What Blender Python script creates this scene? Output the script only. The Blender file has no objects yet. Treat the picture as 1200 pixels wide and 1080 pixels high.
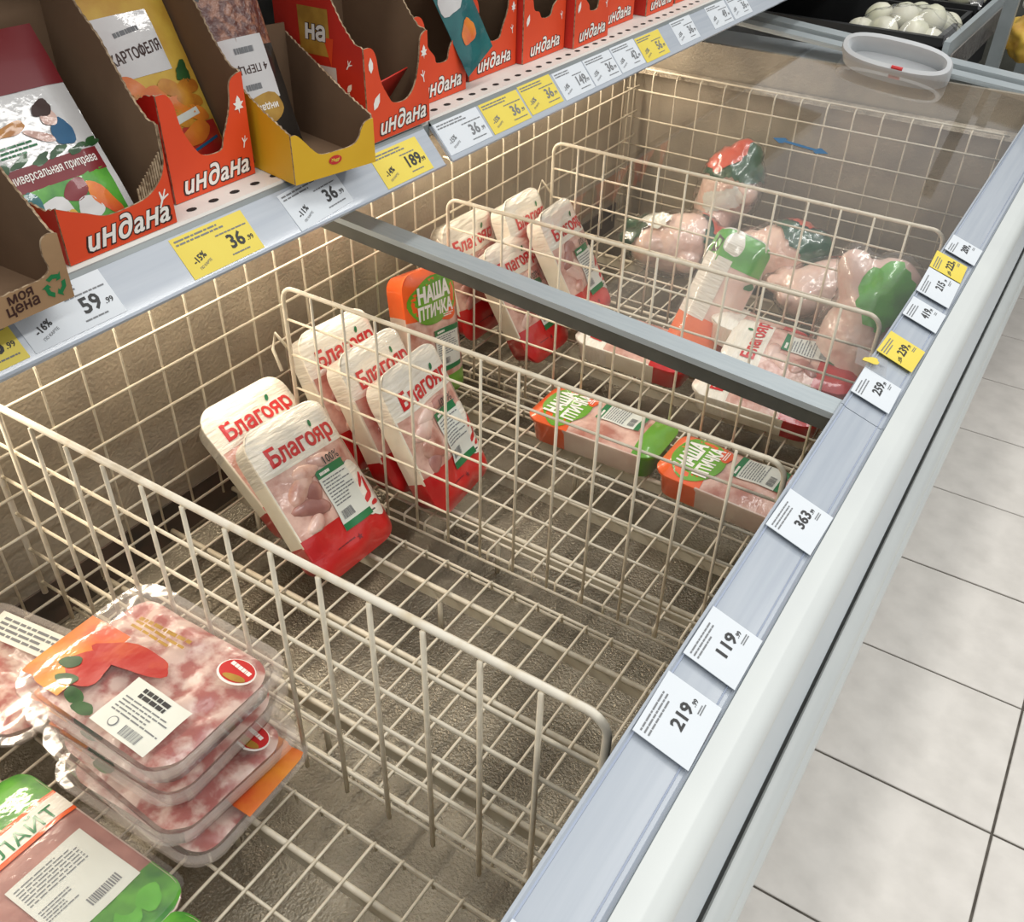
import bpy, bmesh, math, random
from math import sin, cos, pi, sqrt, radians
from mathutils import Vector, Matrix, Euler, noise
from mathutils.geometry import tessellate_polygon, delaunay_2d_cdt

random.seed(7)
scene = bpy.context.scene
COL = scene.collection

# ------------------------------------------------------------------ camera
cam = bpy.data.cameras.new('camera')
cam.sensor_width = 36.0
cam.sensor_fit = 'HORIZONTAL'
cam.lens = 1102.755 / 1200.0 * 36.0
cam.clip_start = 0.02
camo = bpy.data.objects.new('camera', cam)
COL.objects.link(camo)
def cam_matrix(yaw, pitch, roll):
    f = Vector((sin(yaw) * cos(pitch), cos(yaw) * cos(pitch), -sin(pitch)))
    r = Vector((cos(yaw), -sin(yaw), 0)); d = f.cross(r)
    c, s = cos(roll), sin(roll)
    r2 = c * r + s * d; d2 = -s * r + c * d
    return Matrix((r2, -d2, -f)).transposed()
m4 = cam_matrix(-0.549322, 0.646640, -0.0299214).to_4x4()
m4.translation = Vector((0, 0, 1.5))
camo.matrix_world = m4
scene.camera = camo

# ------------------------------------------------------------------ world, lights, exposure
w = bpy.data.worlds.new('shop_air'); scene.world = w
w.use_nodes = True
bg = w.node_tree.nodes['Background']
bg.inputs[0].default_value = (0.97, 0.985, 1.0, 1)
bg.inputs[1].default_value = 0.62
scene.view_settings.view_transform = 'Standard'
scene.view_settings.look = 'None'
scene.view_settings.exposure = -0.1
scene.view_settings.gamma = 1.0
scene.view_settings.use_curve_mapping = False
scene.cycles.transparent_max_bounces = 24
scene.cycles.max_bounces = 10

def area(name, loc, sx, sy, power, color):
    l = bpy.data.lights.new(name, 'AREA'); l.shape = 'RECTANGLE'
    l.size = sx; l.size_y = sy; l.energy = power; l.color = color
    o = bpy.data.objects.new(name, l); COL.objects.link(o); o.location = loc
    return o
# rows of long ceiling luminaires running along the aisle
area('ceiling_lamp_over_freezer', (-0.42, 1.2, 3.3), 0.25, 5.0, 40, (1.0, 0.985, 0.95))
area('ceiling_lamp_over_aisle', (1.25, 1.2, 3.3), 0.25, 5.0, 62, (1.0, 0.985, 0.95))
# added warm fill for the interior, out of view at the back rim below the lid
cl = area('rim_fill_light', (-1.085, 0.95, 0.925), 0.02, 2.8, 9.5, (1.0, 0.87, 0.70))
cl.rotation_euler = (0, radians(-40), 0)

# ------------------------------------------------------------------ materials
def lin(c):
    return tuple(((x / 12.92) if x <= 0.04045 else ((x + 0.055) / 1.055) ** 2.4) for x in c)
def rgb(r, g, b): return lin((r / 255.0, g / 255.0, b / 255.0))
MATS = {}
def mat(name, col, rough=0.5, metal=0.0, col2=None, nscale=40.0, bump=0.0, bscale=None, coat=0.0,
        detail=4.0, sharp=None, spec=0.5, stretch=None, trans=0.0, coat_bump=False):
    if name in MATS: return MATS[name]
    m = bpy.data.materials.new(name); MATS[name] = m
    m.use_nodes = True
    nt = m.node_tree; N = nt.nodes; L = nt.links
    p = N['Principled BSDF']
    p.inputs['Base Color'].default_value = (*col, 1)
    p.inputs['Roughness'].default_value = rough
    p.inputs['Metallic'].default_value = metal
    p.inputs['Specular IOR Level'].default_value = spec
    p.inputs['Coat Weight'].default_value = coat
    p.inputs['Coat Roughness'].default_value = 0.06
    if trans: p.inputs['Subsurface Weight'].default_value = trans; p.inputs['Subsurface Radius'].default_value = (0.01, 0.006, 0.005)
    tc = N.new('ShaderNodeTexCoord')
    src = tc.outputs['Object']
    if stretch:
        mp = N.new('ShaderNodeMapping'); mp.inputs['Scale'].default_value = stretch
        L.new(src, mp.inputs['Vector']); src = mp.outputs['Vector']
    if col2 is not None:
        n = N.new('ShaderNodeTexNoise'); n.inputs['Scale'].default_value = nscale; n.inputs['Detail'].default_value = detail
        L.new(src, n.inputs['Vector'])
        r = N.new('ShaderNodeValToRGB')
        lo, hi = sharp if sharp else (0.35, 0.65)
        r.color_ramp.elements[0].position = lo; r.color_ramp.elements[1].position = hi
        r.color_ramp.elements[0].color = (*col, 1); r.color_ramp.elements[1].color = (*col2, 1)
        L.new(n.outputs['Fac'], r.inputs['Fac']); L.new(r.outputs['Color'], p.inputs['Base Color'])
    if bump > 0:
        n2 = N.new('ShaderNodeTexNoise'); n2.inputs['Scale'].default_value = bscale or nscale; n2.inputs['Detail'].default_value = 5
        L.new(src, n2.inputs['Vector'])
        b = N.new('ShaderNodeBump'); b.inputs['Strength'].default_value = bump; b.inputs['Distance'].default_value = 0.004
        L.new(n2.outputs['Fac'], b.inputs['Height'])
        L.new(b.outputs['Normal'], p.inputs['Normal'])
        L.new(b.outputs['Normal'], p.inputs['Coat Normal'])
    return m

def glassy(name, tint=(1, 1, 1), haze=0.05, hazecol=(1, 1, 1), rough=0.03, bump=0.0, bscale=30.0, ior=1.45, refl=1.0):
    """thin clear sheet: lets light straight through, mirrors by Fresnel, with a little milky haze"""
    if name in MATS: return MATS[name]
    m = bpy.data.materials.new(name); MATS[name] = m; m.use_nodes = True
    nt = m.node_tree; N = nt.nodes; L = nt.links
    for n in list(N): N.remove(n)
    out = N.new('ShaderNodeOutputMaterial')
    tr = N.new('ShaderNodeBsdfTransparent'); tr.inputs[0].default_value = (*tint, 1)
    df = N.new('ShaderNodeBsdfDiffuse'); df.inputs[0].default_value = (*hazecol, 1)
    gl = N.new('ShaderNodeBsdfGlossy'); gl.inputs['Roughness'].default_value = rough
    fr = N.new('ShaderNodeLayerWeight'); fr.inputs['Blend'].default_value = 0.5
    pw = N.new('ShaderNodeMath'); pw.operation = 'POWER'; pw.inputs[1].default_value = 5.0
    ma = N.new('ShaderNodeMath'); ma.operation = 'MULTIPLY_ADD'; f0 = ((ior - 1) / (ior + 1)) ** 2 * 1.8; ma.inputs[1].default_value = 1 - f0; ma.inputs[2].default_value = f0
    L.new(fr.outputs['Facing'], pw.inputs[0]); L.new(pw.outputs[0], ma.inputs[0])
    mul = N.new('ShaderNodeMath'); mul.operation = 'MULTIPLY'; mul.inputs[1].default_value = refl
    m1 = N.new('ShaderNodeMixShader'); m1.inputs[0].default_value = haze
    m2 = N.new('ShaderNodeMixShader')
    L.new(tr.outputs[0], m1.inputs[1]); L.new(df.outputs[0], m1.inputs[2])
    L.new(ma.outputs[0], mul.inputs[0]); L.new(mul.outputs[0], m2.inputs[0])
    L.new(m1.outputs[0], m2.inputs[1]); L.new(gl.outputs[0], m2.inputs[2])
    L.new(m2.outputs[0], out.inputs['Surface'])
    if bump > 0:
        tc = N.new('ShaderNodeTexCoord'); n2 = N.new('ShaderNodeTexNoise'); n2.inputs['Scale'].default_value = bscale
        L.new(tc.outputs['Object'], n2.inputs['Vector'])
        b = N.new('ShaderNodeBump'); b.inputs['Strength'].default_value = bump; b.inputs['Distance'].default_value = 0.004
        L.new(n2.outputs['Fac'], b.inputs['Height'])
        L.new(b.outputs['Normal'], gl.inputs['Normal']); L.new(b.outputs['Normal'], fr.inputs['Normal'])
    return m

M = {}
M['wire'] = mat('cream_coated_wire', rgb(226, 217, 196), 0.45, col2=rgb(214, 203, 180), nscale=60, bump=0.15)
M['wire_old'] = mat('worn_coated_wire', rgb(228, 221, 204), 0.5, col2=rgb(205, 190, 160), nscale=35, bump=0.2, sharp=(0.5, 0.75))
M['steel_in'] = mat('frosted_steel_lining', rgb(178, 166, 146), 0.42, 0.2, col2=rgb(152, 142, 126), nscale=9, bump=0.35, bscale=160)
M['steel_bottom'] = mat('frosty_steel_floor', rgb(168, 160, 142), 0.24, 0.6, col2=rgb(112, 105, 91), nscale=6, bump=0.7, bscale=230)
M['frost'] = mat('frost_crust', rgb(196, 184, 164), 0.4, 0.0, col2=rgb(166, 152, 132), nscale=60, bump=1.0, bscale=240)
M['dark_gap'] = mat('dark_slot_and_reflection', rgb(52, 46, 40), 0.6, col2=rgb(84, 66, 56), nscale=12)  # dark of the duct gap, with the pinkish wall reflection painted in
M['beam'] = mat('painted_support_beam', rgb(205, 198, 178), 0.5, col2=rgb(188, 178, 156), nscale=20)
M['plastic_white'] = mat('white_plastic_profile', rgb(206, 210, 207), 0.35, col2=rgb(200, 204, 202), nscale=6)
M['plastic_blue'] = mat('white_enamel_panel', rgb(206, 214, 218), 0.3, col2=rgb(198, 207, 212), nscale=5)
M['strip'] = mat('clear_tag_strip', rgb(160, 168, 178), 0.24, col2=rgb(172, 179, 187), nscale=3, stretch=(30, 1, 30), coat=0.7)
M['strip_lip'] = mat('clear_strip_lip', rgb(158, 168, 188), 0.15, coat=0.5, col2=rgb(170, 180, 198), nscale=8)
M['rubber'] = mat('black_rubber_seal', rgb(48, 46, 42), 0.7, col2=rgb(70, 66, 60), nscale=60)
M['alu'] = mat('brushed_aluminium', rgb(176, 184, 186), 0.4, 0.25, col2=rgb(168, 177, 180), nscale=8, stretch=(1, 30, 30))
M['alu_dark'] = mat('dark_grey_face', rgb(92, 92, 84), 0.5, 0.3, col2=rgb(80, 80, 73), nscale=20)  # darker grey for the lower bar faces, end groove and far wall
M['grey_plastic'] = mat('grey_plastic', rgb(196, 199, 200), 0.35, col2=rgb(188, 191, 193), nscale=10)
M['glass'] = glassy('lid_glass', haze=0.018, hazecol=rgb(235, 228, 215), rough=0.04, ior=1.5, refl=1.0)
M['film'] = glassy('cling_film', haze=0.05, rough=0.10, bump=0.7, bscale=16, refl=1.1)
M['pet'] = glassy('clear_plastic_tray', haze=0.24, hazecol=rgb(240, 226, 214), rough=0.1, bump=0.4, bscale=30, refl=1.3)
M['bagfilm'] = glassy('clear_bag_film', haze=0.035, hazecol=rgb(235, 226, 214), rough=0.1, bump=1.0, bscale=30, refl=1.1)
M['tile'] = mat('ceramic_floor_tile', rgb(224, 218, 210), 0.5, col2=rgb(210, 204, 196), nscale=14, detail=10, bump=0.06, bscale=90)
M['grout'] = mat('dark_floor_grout', rgb(96, 90, 82), 0.85, col2=rgb(70, 64, 57), nscale=50)
M['shelf'] = mat('white_enamel_shelf', rgb(222, 218, 210), 0.45, col2=rgb(214, 209, 201), nscale=12)
M['hole'] = mat('dark_punched_hole', rgb(24, 22, 20), 0.8)
M['card'] = mat('brown_cardboard', rgb(126, 100, 76), 0.85, col2=rgb(112, 88, 66), nscale=7, bump=0.12, bscale=50)
M['card_light'] = mat('light_kraft_cardboard', rgb(164, 132, 96), 0.85, col2=rgb(150, 118, 84), nscale=10, bump=0.12, bscale=60)
M['card_edge'] = mat('torn_cardboard_edge', rgb(172, 150, 122), 0.9, col2=rgb(120, 98, 74), nscale=160, sharp=(0.42, 0.58))
M['orange'] = mat('orange_printed_card', rgb(226, 76, 34), 0.5, col2=rgb(218, 68, 30), nscale=8)
M['red_side'] = mat('red_printed_card', rgb(196, 46, 32), 0.5, col2=rgb(186, 40, 28), nscale=8)
M['yellow'] = mat('yellow_printed_card', rgb(224, 178, 38), 0.5, col2=rgb(216, 168, 30), nscale=8)
M['tag_white'] = mat('white_tag_paper', rgb(214, 219, 223), 0.5, col2=rgb(208, 214, 219), nscale=10)
M['tag_yellow'] = mat('yellow_tag_paper', rgb(226, 206, 84), 0.5, col2=rgb(220, 198, 74), nscale=10)
M['ink'] = mat('black_print', rgb(52, 52, 52), 0.6)
M['ink_grey'] = mat('grey_print', rgb(118, 120, 122), 0.6)
M['ink_white'] = mat('white_print', rgb(240, 236, 228), 0.5)
M['ink_red'] = mat('red_print', rgb(200, 44, 44), 0.4, coat=0.3)
M['ink_darkred'] = mat('maroon_print', rgb(120, 24, 32), 0.4, coat=0.3)
M['ink_green'] = mat('green_print', rgb(26, 116, 66), 0.4, coat=0.3)
M['ink_brown'] = mat('dark_brown_print', rgb(58, 30, 22), 0.5)
M['label_paper'] = mat('white_label_paper', rgb(222, 224, 214), 0.5, col2=rgb(214, 216, 205), nscale=20)
M['foam'] = mat('white_foam_tray', rgb(238, 232, 214), 0.5, col2=rgb(230, 222, 202), nscale=30, bump=0.1, coat=0.35)
M['film_white'] = mat('white_film_sleeve', rgb(232, 226, 210), 0.35, col2=rgb(240, 235, 222), nscale=12, stretch=(3, 18, 3), bump=0.7, bscale=10, coat=0.8)
M['film_red'] = mat('red_film_sleeve', rgb(206, 40, 36), 0.35, col2=rgb(184, 28, 30), nscale=9, bump=0.35, bscale=28, coat=0.8)
M['film_orange'] = mat('orange_film_sleeve', rgb(236, 100, 40), 0.35, col2=rgb(228, 84, 32), nscale=9, bump=0.35, bscale=28, coat=0.8)
M['film_tangerine'] = mat('tangerine_film_sleeve', rgb(246, 128, 44), 0.35, col2=rgb(240, 108, 36), nscale=9, bump=0.5, bscale=28, coat=0.8)
M['film_green'] = mat('green_film_sleeve', rgb(112, 170, 44), 0.35, col2=rgb(86, 150, 34), nscale=12, bump=0.35, bscale=28, coat=0.8)
M['film_darkgreen'] = mat('dark_green_film', rgb(18, 70, 48), 0.35, col2=rgb(30, 92, 60), nscale=12, bump=0.6, bscale=28, coat=0.9)
M['film_coral'] = mat('coral_red_film', rgb(206, 74, 50), 0.35, col2=rgb(222, 96, 70), nscale=12, bump=0.6, bscale=28, coat=0.9)
M['film_leaf'] = mat('bright_green_film', rgb(98, 186, 56), 0.35, col2=rgb(76, 160, 40), nscale=22, bump=0.6, bscale=28, coat=0.9)
M['meat'] = mat('pale_poultry_meat', rgb(226, 188, 172), 0.35, col2=rgb(178, 116, 100), nscale=26, sharp=(0.42, 0.66), bump=0.8, bscale=30, coat=0.9, trans=0.15)
M['meat_light'] = mat('pale_meat_piece', rgb(232, 204, 190), 0.33, col2=rgb(216, 172, 158), nscale=30, bump=0.5, bscale=40, coat=1.0, trans=0.1)
M['meat_dark'] = mat('pink_raw_meat', rgb(190, 138, 126), 0.35, col2=rgb(152, 100, 92), nscale=24, bump=0.4, bscale=40, coat=0.9, trans=0.15)
M['meat_mix'] = mat('marinated_meat', rgb(228, 198, 184), 0.35, col2=rgb(176, 92, 84), nscale=42, bump=0.5, bscale=50, coat=0.6, sharp=(0.42, 0.6))
M['skin'] = mat('pale_chicken_skin', rgb(238, 210, 194), 0.4, col2=rgb(226, 188, 172), nscale=16, bump=0.3, bscale=60, coat=0.8, trans=0.15)
M['pepper'] = mat('orange_pepper_print', rgb(206, 70, 36), 0.35, col2=rgb(232, 150, 44), nscale=13, coat=0.9, bump=0.4, bscale=25)
M['pepper_red'] = mat('red_pepper_print', rgb(176, 38, 32), 0.35, col2=rgb(196, 84, 40), nscale=24, sharp=(0.5, 0.75), coat=0.9, bump=0.4, bscale=25)
M['leaf'] = mat('green_leaf_print', rgb(44, 92, 42), 0.4, col2=rgb(30, 70, 32), nscale=60, coat=0.6)
M['lettuce'] = mat('lettuce_print', rgb(92, 168, 50), 0.35, col2=rgb(40, 112, 36), nscale=30, coat=0.9, bump=0.3, bscale=20)
M['potato'] = mat('roast_potato_print', rgb(214, 150, 44), 0.4, col2=rgb(174, 100, 26), nscale=34, coat=0.6)
M['paper_grey'] = mat('pale_printed_film', rgb(206, 204, 202), 0.3, col2=rgb(214, 212, 210), nscale=14, coat=0.9, bump=0.3, bscale=20)
M['paper_black'] = mat('black_printed_film', rgb(34, 32, 30), 0.3, col2=rgb(48, 44, 40), nscale=14, coat=0.8, bump=0.4, bscale=20)
M['spice'] = mat('peppercorn_mix', rgb(96, 50, 38), 0.4, col2=rgb(156, 104, 78), nscale=110, sharp=(0.45, 0.6), bump=0.9, bscale=120, coat=0.9)
M['gold'] = mat('gold_print', rgb(186, 146, 62), 0.4, col2=rgb(160, 118, 46), nscale=40)
M['teal'] = mat('teal_film', rgb(30, 112, 112), 0.3, col2=rgb(20, 84, 88), nscale=18, coat=0.9, bump=0.6, bscale=20)
M['blue'] = mat('blue_sticker', rgb(38, 98, 138), 0.5, col2=rgb(32, 88, 126), nscale=20)
M['blackbox'] = mat('black_plastic_crate', rgb(30, 31, 32), 0.5, col2=rgb(24, 25, 26), nscale=14)
M['onion'] = mat('white_onion_skin', rgb(226, 222, 204), 0.4, col2=rgb(206, 206, 176), nscale=9, stretch=(1, 1, 0.3), coat=0.3)
M['post'] = mat('grey_metal_post', rgb(140, 146, 146), 0.45, 0.2, col2=rgb(124, 130, 130), nscale=10)
M['ceiling'] = mat('ceiling_panels', rgb(200, 200, 198), 0.8, col2=rgb(190, 190, 188), nscale=4)
M['produce'] = mat('yellow_produce', rgb(214, 178, 70), 0.5, col2=rgb(190, 140, 50), nscale=20)
M['lamp_glow'] = mat('lamp_cover', rgb(250, 240, 220), 0.4)
def emis(m, col, s):
    p = m.node_tree.nodes['Principled BSDF']; p.inputs['Emission Color'].default_value = (*col, 1); p.inputs['Emission Strength'].default_value = s
emis(M['lamp_glow'], (1.0, 0.86, 0.66), 2.0)

# ------------------------------------------------------------------ mesh helpers
class MB:
    def __init__(s): s.v = []; s.f = []; s.m = []
    def quad(s, a, b, c, d, mi=0):
        n = len(s.v); s.v += [tuple(a), tuple(b), tuple(c), tuple(d)]; s.f.append((n, n + 1, n + 2, n + 3)); s.m.append(mi)
    def box(s, x0, x1, y0, y1, z0, z1, mi=0):
        n = len(s.v)
        s.v += [(x, y, z) for z in (z0, z1) for y in (y0, y1) for x in (x0, x1)]
        for f in ((0, 2, 3, 1), (4, 5, 7, 6), (0, 1, 5, 4), (2, 6, 7, 3), (0, 4, 6, 2), (1, 3, 7, 5)):
            s.f.append(tuple(n + i for i in f)); s.m.append(mi)
    def tube(s, pts, r, n=8, mi=0, caps=True, closed=False):
        pts = [Vector(p) for p in pts]; k = len(pts); base = len(s.v)
        up = None
        for i, p in enumerate(pts):
            a = pts[i - 1] if (i > 0 or closed) else p
            b = pts[(i + 1) % k] if (i < k - 1 or closed) else p
            t = (b - a).normalized()
            if up is None:
                up = Vector((0, 0, 1)) if abs(t.z) < 0.9 else Vector((1, 0, 0))
            side = t.cross(up).normalized(); up = side.cross(t).normalized()
            rr = r[i] if isinstance(r, (list, tuple)) else r
            for j in range(n):
                q = p + rr * (cos(2 * pi * j / n) * side + sin(2 * pi * j / n) * up)
                s.v.append(tuple(q))
        for i in range(k if closed else k - 1):
            for j in range(n):
                a = base + i * n + j; b = base + i * n + (j + 1) % n
                c = base + ((i + 1) % k) * n + (j + 1) % n; d = base + ((i + 1) % k) * n + j
                s.f.append((a, b, c, d)); s.m.append(mi)
        if caps and not closed:
            s.f.append(tuple(base + j for j in range(n))[::-1]); s.m.append(mi)
            s.f.append(tuple(base + (k - 1) * n + j for j in range(n))); s.m.append(mi)
    def rings(s, rings, mi=0, close_ring=True, cap0=False, cap1=False, mfun=None):
        base = len(s.v); n = len(rings[0])
        for r in rings: s.v += [tuple(p) for p in r]
        for i in range(len(rings) - 1):
            for j in range(n if close_ring else n - 1):
                a = base + i * n + j; b = base + i * n + (j + 1) % n; c = b + n; d = a + n
                s.f.append((a, b, c, d))
                s.m.append(mfun(Vector(s.v[a]) + Vector(s.v[c])) if mfun else mi)
        if cap0: s.f.append(tuple(base + j for j in range(n))[::-1]); s.m.append(mi)
        if cap1: s.f.append(tuple(base + (len(rings) - 1) * n + j for j in range(n))); s.m.append(mi)
    def prism(s, poly, axis, d0, d1, mi0=0, mi1=0, mie=0):
        """poly 2D (a,b); axis 0,1,2 is the extrusion axis; mi0 face at d0, mi1 at d1, mie edge"""
        def P(a, b, d):
            if axis == 0: return (d, a, b)
            if axis == 1: return (a, d, b)
            return (a, b, d)
        n = len(poly); base = len(s.v)
        s.v += [P(a, b, d0) for a, b in poly] + [P(a, b, d1) for a, b in poly]
        tri = tessellate_polygon([[Vector((a, b, 0)) for a, b in poly]])
        for t in tri:
            s.f.append(tuple(base + i for i in t)); s.m.append(mi0)
            s.f.append(tuple(base + n + i for i in reversed(t))); s.m.append(mi1)
        for i in range(n):
            j = (i + 1) % n
            s.f.append((base + i, base + j, base + n + j, base + n + i)); s.m.append(mie)
    def grid(s, fn, nu, nv, mi=0):
        base = len(s.v)
        for j in range(nv + 1):
            for i in range(nu + 1):
                s.v.append(tuple(fn(i / nu, j / nv)))
        for j in range(nv):
            for i in range(nu):
                a = base + j * (nu + 1) + i
                s.f.append((a, a + 1, a + nu + 2, a + nu + 1)); s.m.append(mi)
    def mesh(s, name, mats, smooth=False, recalc=True):
        me = bpy.data.meshes.new(name)
        me.from_pydata(s.v, [], s.f)
        for mm in (mats if isinstance(mats, (list, tuple)) else [mats]): me.materials.append(mm)
        me.polygons.foreach_set('material_index', s.m)
        if recalc:
            b = bmesh.new(); b.from_mesh(me); bmesh.ops.recalc_face_normals(b, faces=b.faces[:]); b.to_mesh(me); b.free()
        if smooth: me.polygons.foreach_set('use_smooth', [True] * len(me.polygons))
        me.update()
        return me
    def build(s, name, mats, parent=None, smooth=False, recalc=True):
        return link(name, s.mesh(name, mats, smooth, recalc), parent)

def link(name, me, parent=None):
    o = bpy.data.objects.new(name, me); COL.objects.link(o)
    if parent is not None: o.parent = parent
    return o
def tag(o, label, cat, group=None):
    o['label'] = label; o['category'] = cat
    if group: o['group'] = group
    return o
def struct(o): o['kind'] = 'structure'; return o
def stuff(o): o['kind'] = 'stuff'; return o
def empty(name, loc=(0, 0, 0), rot=(0, 0, 0)):
    o = bpy.data.objects.new(name, None); o.empty_display_size = 0.03; COL.objects.link(o)
    o.location = loc; o.rotation_euler = rot
    return o
def soft(o, ang=40):
    o.data.polygons.foreach_set('use_smooth', [True] * len(o.data.polygons))
    try: o.data.set_sharp_from_angle(angle=radians(ang))
    except Exception: pass
    return o

# ---- flat prints laid on a surface given by mapf(x, y, lift) -> local point
FLAT = lambda x, y, off: Vector((x, y, off))
TXT = {}
def text_geo(body, bold=0.0, shear=0.0):
    key = (body, bold, shear)
    if key in TXT: return TXT[key]
    c = bpy.data.curves.new('lettering', 'FONT'); c.body = body; c.shear = shear; c.resolution_u = 2; c.fill_mode = 'NONE'
    o = bpy.data.objects.new('lettering', c); COL.objects.link(o)
    bpy.context.view_layer.update()
    me = bpy.data.meshes.new_from_object(o.evaluated_get(bpy.context.evaluated_depsgraph_get()))
    # outlines -> triangles: every triangle whose centre has a non-zero winding number is ink
    raw = [(v.co.x, v.co.y) for v in me.vertices]; edges = [tuple(e.vertices) for e in me.edges]
    nxt = {}
    for a, b in edges: nxt.setdefault(a, []).append(b); nxt.setdefault(b, []).append(a)
    seen = set(); loops = []
    for st_ in range(len(raw)):
        if st_ in seen or st_ not in nxt: continue
        loop = [st_]; seen.add(st_); cur = nxt[st_][0] if (st_ + 1) not in nxt[st_] else st_ + 1
        while cur not in seen:
            loop.append(cur); seen.add(cur)
            cand = [q for q in nxt[cur] if q not in seen]
            if not cand: break
            cur = cand[0]
        if len(loop) > 2: loops.append([raw[i] for i in loop])
    if bold > 0:                                   # thicken: push every outline outwards (holes inwards)
        ar = [sum(lp[i - 1][0] * lp[i][1] - lp[i][0] * lp[i - 1][1] for i in range(len(lp))) for lp in loops]
        def inside(p, lp):
            r_ = False
            for i in range(len(lp)):
                (x0, y0), (x1, y1) = lp[i - 1], lp[i]
                if (y0 <= p[1]) != (y1 <= p[1]) and x0 + (p[1] - y0) / (y1 - y0) * (x1 - x0) > p[0]: r_ = not r_
            return r_
        fat = []
        for li, lp in enumerate(loops):
            hole = any(ar[lj] * ar[li] < 0 and inside(lp[0], lq) for lj, lq in enumerate(loops) if lj != li)
            sg = (1 if ar[li] > 0 else -1) * (-1 if hole else 1); out = []; n = len(lp)
            for i in range(n):
                a, b, c_ = Vector(lp[i - 1]), Vector(lp[i]), Vector(lp[(i + 1) % n])
                d1 = (b - a); d2 = (c_ - b)
                n1 = Vector((d1.y, -d1.x)).normalized() if d1.length > 1e-7 else Vector((0, 0)); n2 = Vector((d2.y, -d2.x)).normalized() if d2.length > 1e-7 else n1
                m = n1 + n2; L_ = m.length
                m = m / L_ * min(1.6, 2 / max(L_, 0.4)) if L_ > 1e-6 else n1
                q = b + m * (bold * sg); out.append((q.x, q.y))
            fat.append(out)
        loops = fat
    vin = [Vector(p) for lp in loops for p in lp]; ein = []; k0 = 0
    for lp in loops:
        ein += [(k0 + i, k0 + (i + 1) % len(lp)) for i in range(len(lp))]; k0 += len(lp)
    cv, ce, cf = delaunay_2d_cdt(vin, ein, [], 0, 1e-5)[:3]
    boxes = [(min(p[0] for p in lp), max(p[0] for p in lp), lp) for lp in loops]
    def wind(x, y):
        wn = 0
        for b0, b1, lp in boxes:
            if x < b0 or x > b1: continue
            for i in range(len(lp)):
                (x0, y0), (x1, y1) = lp[i - 1], lp[i]
                if (y0 <= y) != (y1 <= y):
                    t = x0 + (y - y0) / (y1 - y0) * (x1 - x0)
                    if t > x: wn += 1 if y1 > y0 else -1
        return wn
    vs = [(p.x, p.y) for p in cv]; fs = []
    for f in cf:
        gx = sum(vs[i][0] for i in f) / len(f); gy = sum(vs[i][1] for i in f) / len(f)
        if wind(gx, gy) != 0: fs.append(tuple(f))
    bpy.data.objects.remove(o); bpy.data.curves.remove(c); bpy.data.meshes.remove(me)
    x0 = min(v[0] for v in vs); x1 = max(v[0] for v in vs); y0 = min(v[1] for v in vs); y1 = max(v[1] for v in vs)
    TXT[key] = (vs, fs, x0, x1, y0, y1)
    return TXT[key]
def lettering(parent, name, body, cx, cy, width, mapf, material, off=0.0004, rot=0.0, bold=0.0, shear=0.0, height=None, arc=0.0):
    """letters centred at (cx, cy), scaled to the given width (and height)"""
    vs, fs, x0, x1, y0, y1 = text_geo(body, bold, shear)
    sx = width / (x1 - x0); sy = (height / (y1 - y0)) if height else sx
    c, s = cos(rot), sin(rot); out = []
    for x, y in vs:
        a = (x - (x0 + x1) / 2) * sx; b = (y - (y0 + y1) / 2) * sy
        b += arc * (1 - (2 * a / width) ** 2)
        out.append(tuple(mapf(cx + a * c - b * s, cy + a * s + b * c, off)))
    me = bpy.data.meshes.new(name); me.from_pydata(out, [], fs); me.materials.append(material); me.update()
    return stuff(link(name, me, parent))
def patch(parent, name, x0, x1, y0, y1, mapf, material, off=0.0003, nx=6, ny=6, rot=0.0):
    mb = MB(); cx, cy = (x0 + x1) / 2, (y0 + y1) / 2; c, s = cos(rot), sin(rot)
    def fn(u, v):
        a = x0 + (x1 - x0) * u - cx; b = y0 + (y1 - y0) * v - cy
        return mapf(cx + a * c - b * s, cy + a * s + b * c, off)
    mb.grid(fn, nx, ny)
    return soft(mb.build(name, material, parent, recalc=False), 60)
def blob(parent, name, cx, cy, rx, ry, mapf, material, off=0.0004, rot=0.0, wob=0.0, n=20, seed=0, rings=3):
    """filled rounded outline"""
    mb = MB(); c, s = cos(rot), sin(rot); pts = []
    rnd = random.Random(seed); ph = [rnd.uniform(0, 6.28) for _ in range(4)]
    def P(t, k):
        r = 1 + wob * (sin(2 * t + ph[0]) * 0.5 + sin(3 * t + ph[1]) * 0.5 + sin(5 * t + ph[2]) * 0.35)
        a = rx * r * k * cos(t); b = ry * r * k * sin(t)
        return mapf(cx + a * c - b * s, cy + a * s + b * c, off)
    mb.v.append(tuple(P(0, 0)))
    for k in range(1, rings + 1):
        for i in range(n): mb.v.append(tuple(P(2 * pi * i / n, k / rings)))
    for i in range(n):
        mb.f.append((0, 1 + i, 1 + (i + 1) % n)); mb.m.append(0)
    for k in range(rings - 1):
        for i in range(n):
            a = 1 + k * n + i; b = 1 + k * n + (i + 1) % n
            mb.f.append((a, a + n, b + n, b)); mb.m.append(0)
    return soft(mb.build(name, material, parent, recalc=False), 60)
def outline(parent, name, pts, mapf, material, off=0.0004):
    tri = tessellate_polygon([[Vector((a, b, 0)) for a, b in pts]])
    mb = MB(); mb.v = [tuple(mapf(a, b, off)) for a, b in pts]; mb.f = [tuple(t) for t in tri]; mb.m = [0] * len(mb.f)
    return mb.build(name, material, parent, recalc=False)
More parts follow.
